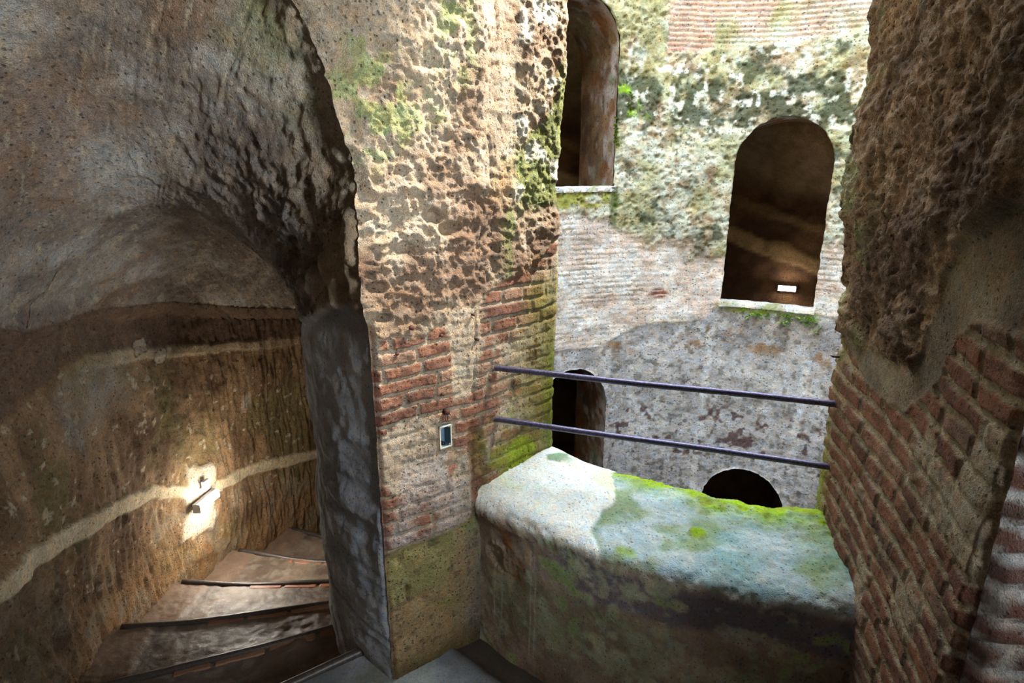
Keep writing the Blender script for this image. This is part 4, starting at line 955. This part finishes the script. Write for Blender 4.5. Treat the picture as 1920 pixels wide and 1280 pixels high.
# ================================================================== ON THE PARAPET
def leafVF(c, ang, L, W, curl=0.1):
    V, F = [], []; m = 9
    for i in range(m):
        t = i / (m - 1); wd = W * math.sin(math.pi * min(max(t, 0.03), 0.97)) ** 0.8
        for s in (-1, 0, 1):
            x = (t - .5) * L; y = s * wd / 2; z = curl * L * (t - .5) ** 2 * 2 + abs(s) * W * 0.12
            V.append((c[0] + x * math.cos(ang) - y * math.sin(ang), c[1] + x * math.sin(ang) + y * math.cos(ang), c[2] + z))
    for i in range(m - 1):
        for j in (0, 1): F.append((i * 3 + j, i * 3 + j + 1, i * 3 + 4 + j, i * 3 + 3 + j))
    n0 = len(V); V += [(v[0], v[1], v[2] - 0.0006) for v in V]; F += [tuple(q + n0 for q in f)[::-1] for f in F]
    return V, F
def onp(x, y): return (x, y, parz(x, y))
c = onp(0.796, 1.464); tag(raw('fallen_leaf', *leafVF((c[0], c[1], c[2] + .002), 0.2, 0.016, 0.009), M_leaf, origin=c), 'tiny yellow-green leaf lying on the parapet near its right end', 'leaf')
c = onp(0.885, 1.49); V, F = join(tubeVF([(c[0] - .022, c[1], c[2] + .003), (c[0], c[1] + .003, c[2] + .004), (c[0] + .022, c[1] + .001, c[2] + .006)], [.001, .002, .001], 7), tubeVF([(c[0], c[1] + .003, c[2] + .004), (c[0] + .01, c[1] + .010, c[2] + .006)], [.0015, .0007], 6))
tag(raw('twig', V, F, M_twig, origin=c), 'bleached forked twig on the parapet against the right jamb', 'twig')
for i, (x, y, r, lab) in enumerate([(0.604, 1.462, .006, 'dark pebble on the teal middle of the parapet top'), (0.455, 1.86, .0042, 'pale pebble on the mossy back edge, just right of the white cement'),
                                  (0.70, 1.765, .0045, 'small pebble on the mossy back edge of the parapet, above the lower far arch'), (0.60, 1.80, .0038, 'little stone on the moss between the other two back edge pebbles')]):
    c = onp(x, y); tag(raw('pebble', *blobVF((c[0], c[1], c[2] + r * .5), r, i), M_peb if i else M_wire, origin=c), lab, 'pebble', 'pebbles on the parapet')
rng = random.Random(4)
def tuft(cs, n, L, W, sd, name, label, mat, spread=1.0, cat='moss', kind_='stuff', down=False, normal=None):
    rng = random.Random(sd); parts = []
    for (x, y, z, r) in cs:
        for i in range(n):
            q = rng.uniform(0, 6.28); rr = r * math.sqrt(rng.random()); c = np.array([x + rr * math.cos(q), y + rr * math.sin(q), z + (rng.uniform(-.3, .3) * r if down else 0)])
            h = L * rng.uniform(.5, 1.2); tip = np.array([rng.uniform(-.7, .7) * spread, rng.uniform(-.7, .7) * spread, rng.uniform(-.3, .6) if down else rng.uniform(.5, 1)]) * h
            if normal is not None: tip = tip + np.array(normal) * h * 0.7
            sd_ = np.array([-tip[1], tip[0], 0]); sd_ = sd_ / (np.linalg.norm(sd_) + 1e-6) * W / 2
            parts.append(([c - sd_ * .4, c + sd_ * .4, c + tip * .55 + sd_, c + tip, c + tip * .55 - sd_], [(0, 1, 2, 4), (4, 2, 3)]))
    o = raw(name, *join(*parts), mat, smooth=False, origin=tuple(cs[0][:3])); tag(o, label, cat, kind=kind_); return o
cs = []
for i in range(150):
    a_ = rng.uniform(195.4, 212.3); r_ = 2.02 + abs(rng.gauss(0.0, 0.055)); p = pol(r_, a_); cs.append((*onp(p[0], p[1])[:2], parz(p[0], p[1]) - .001, 0.02))
tuft(cs, 34, 0.0085, 0.0035, 3, 'parapet_moss', 'bright green moss along the far edge of the parapet', M_moss)
c = pol(2.287, 204.6); tuft([(c[0], c[1], parz(c[0], c[1]) - .001, 0.028), (c[0] + .02, c[1] - .012, parz(c[0], c[1]) - .001, .018)], 170, 0.009, 0.004, 5, 'moss_tuft', 'isolated green moss tuft in the middle of the teal parapet top', M_moss, kind_='stuff')
cs = []
for i in range(26):
    a_ = rng.uniform(19, 38.5); z_ = -1.30 - abs(rng.gauss(0, .02)); p = pol(R0 - 0.012, a_, z_); cs.append((*p, 0.022))
for a_, z_ in ((30.5, -1.37), (31.6, -1.38), (36.2, -1.35), (37.2, -1.36), (38.8, -1.41), (39.7, -1.37), (22, -1.35)): cs.append((*pol(R0 - .015, a_, z_), 0.022))
tuft(cs, 26, 0.026, 0.012, 6, 'sill_moss', 'green moss and tiny ferns hanging under the sill of the tall far window', M_fern, down=True, normal=(-.4, -.85, 0))
cs = [(*pol(R0 - .012, -16.0 + rng.uniform(-.5, .6), z_), 0.018) for z_ in np.linspace(0.22, 0.44, 9)] + [(*pol(R0 - .012, rng.uniform(-15.5, -12.5), z_), 0.02) for z_ in np.linspace(0.52, 0.66, 7)]
tuft(cs, 30, 0.028, 0.014, 7, 'reveal_moss', 'vivid green moss on the edge of the upper left far opening', M_moss, down=True, normal=(.2, -.9, 0))
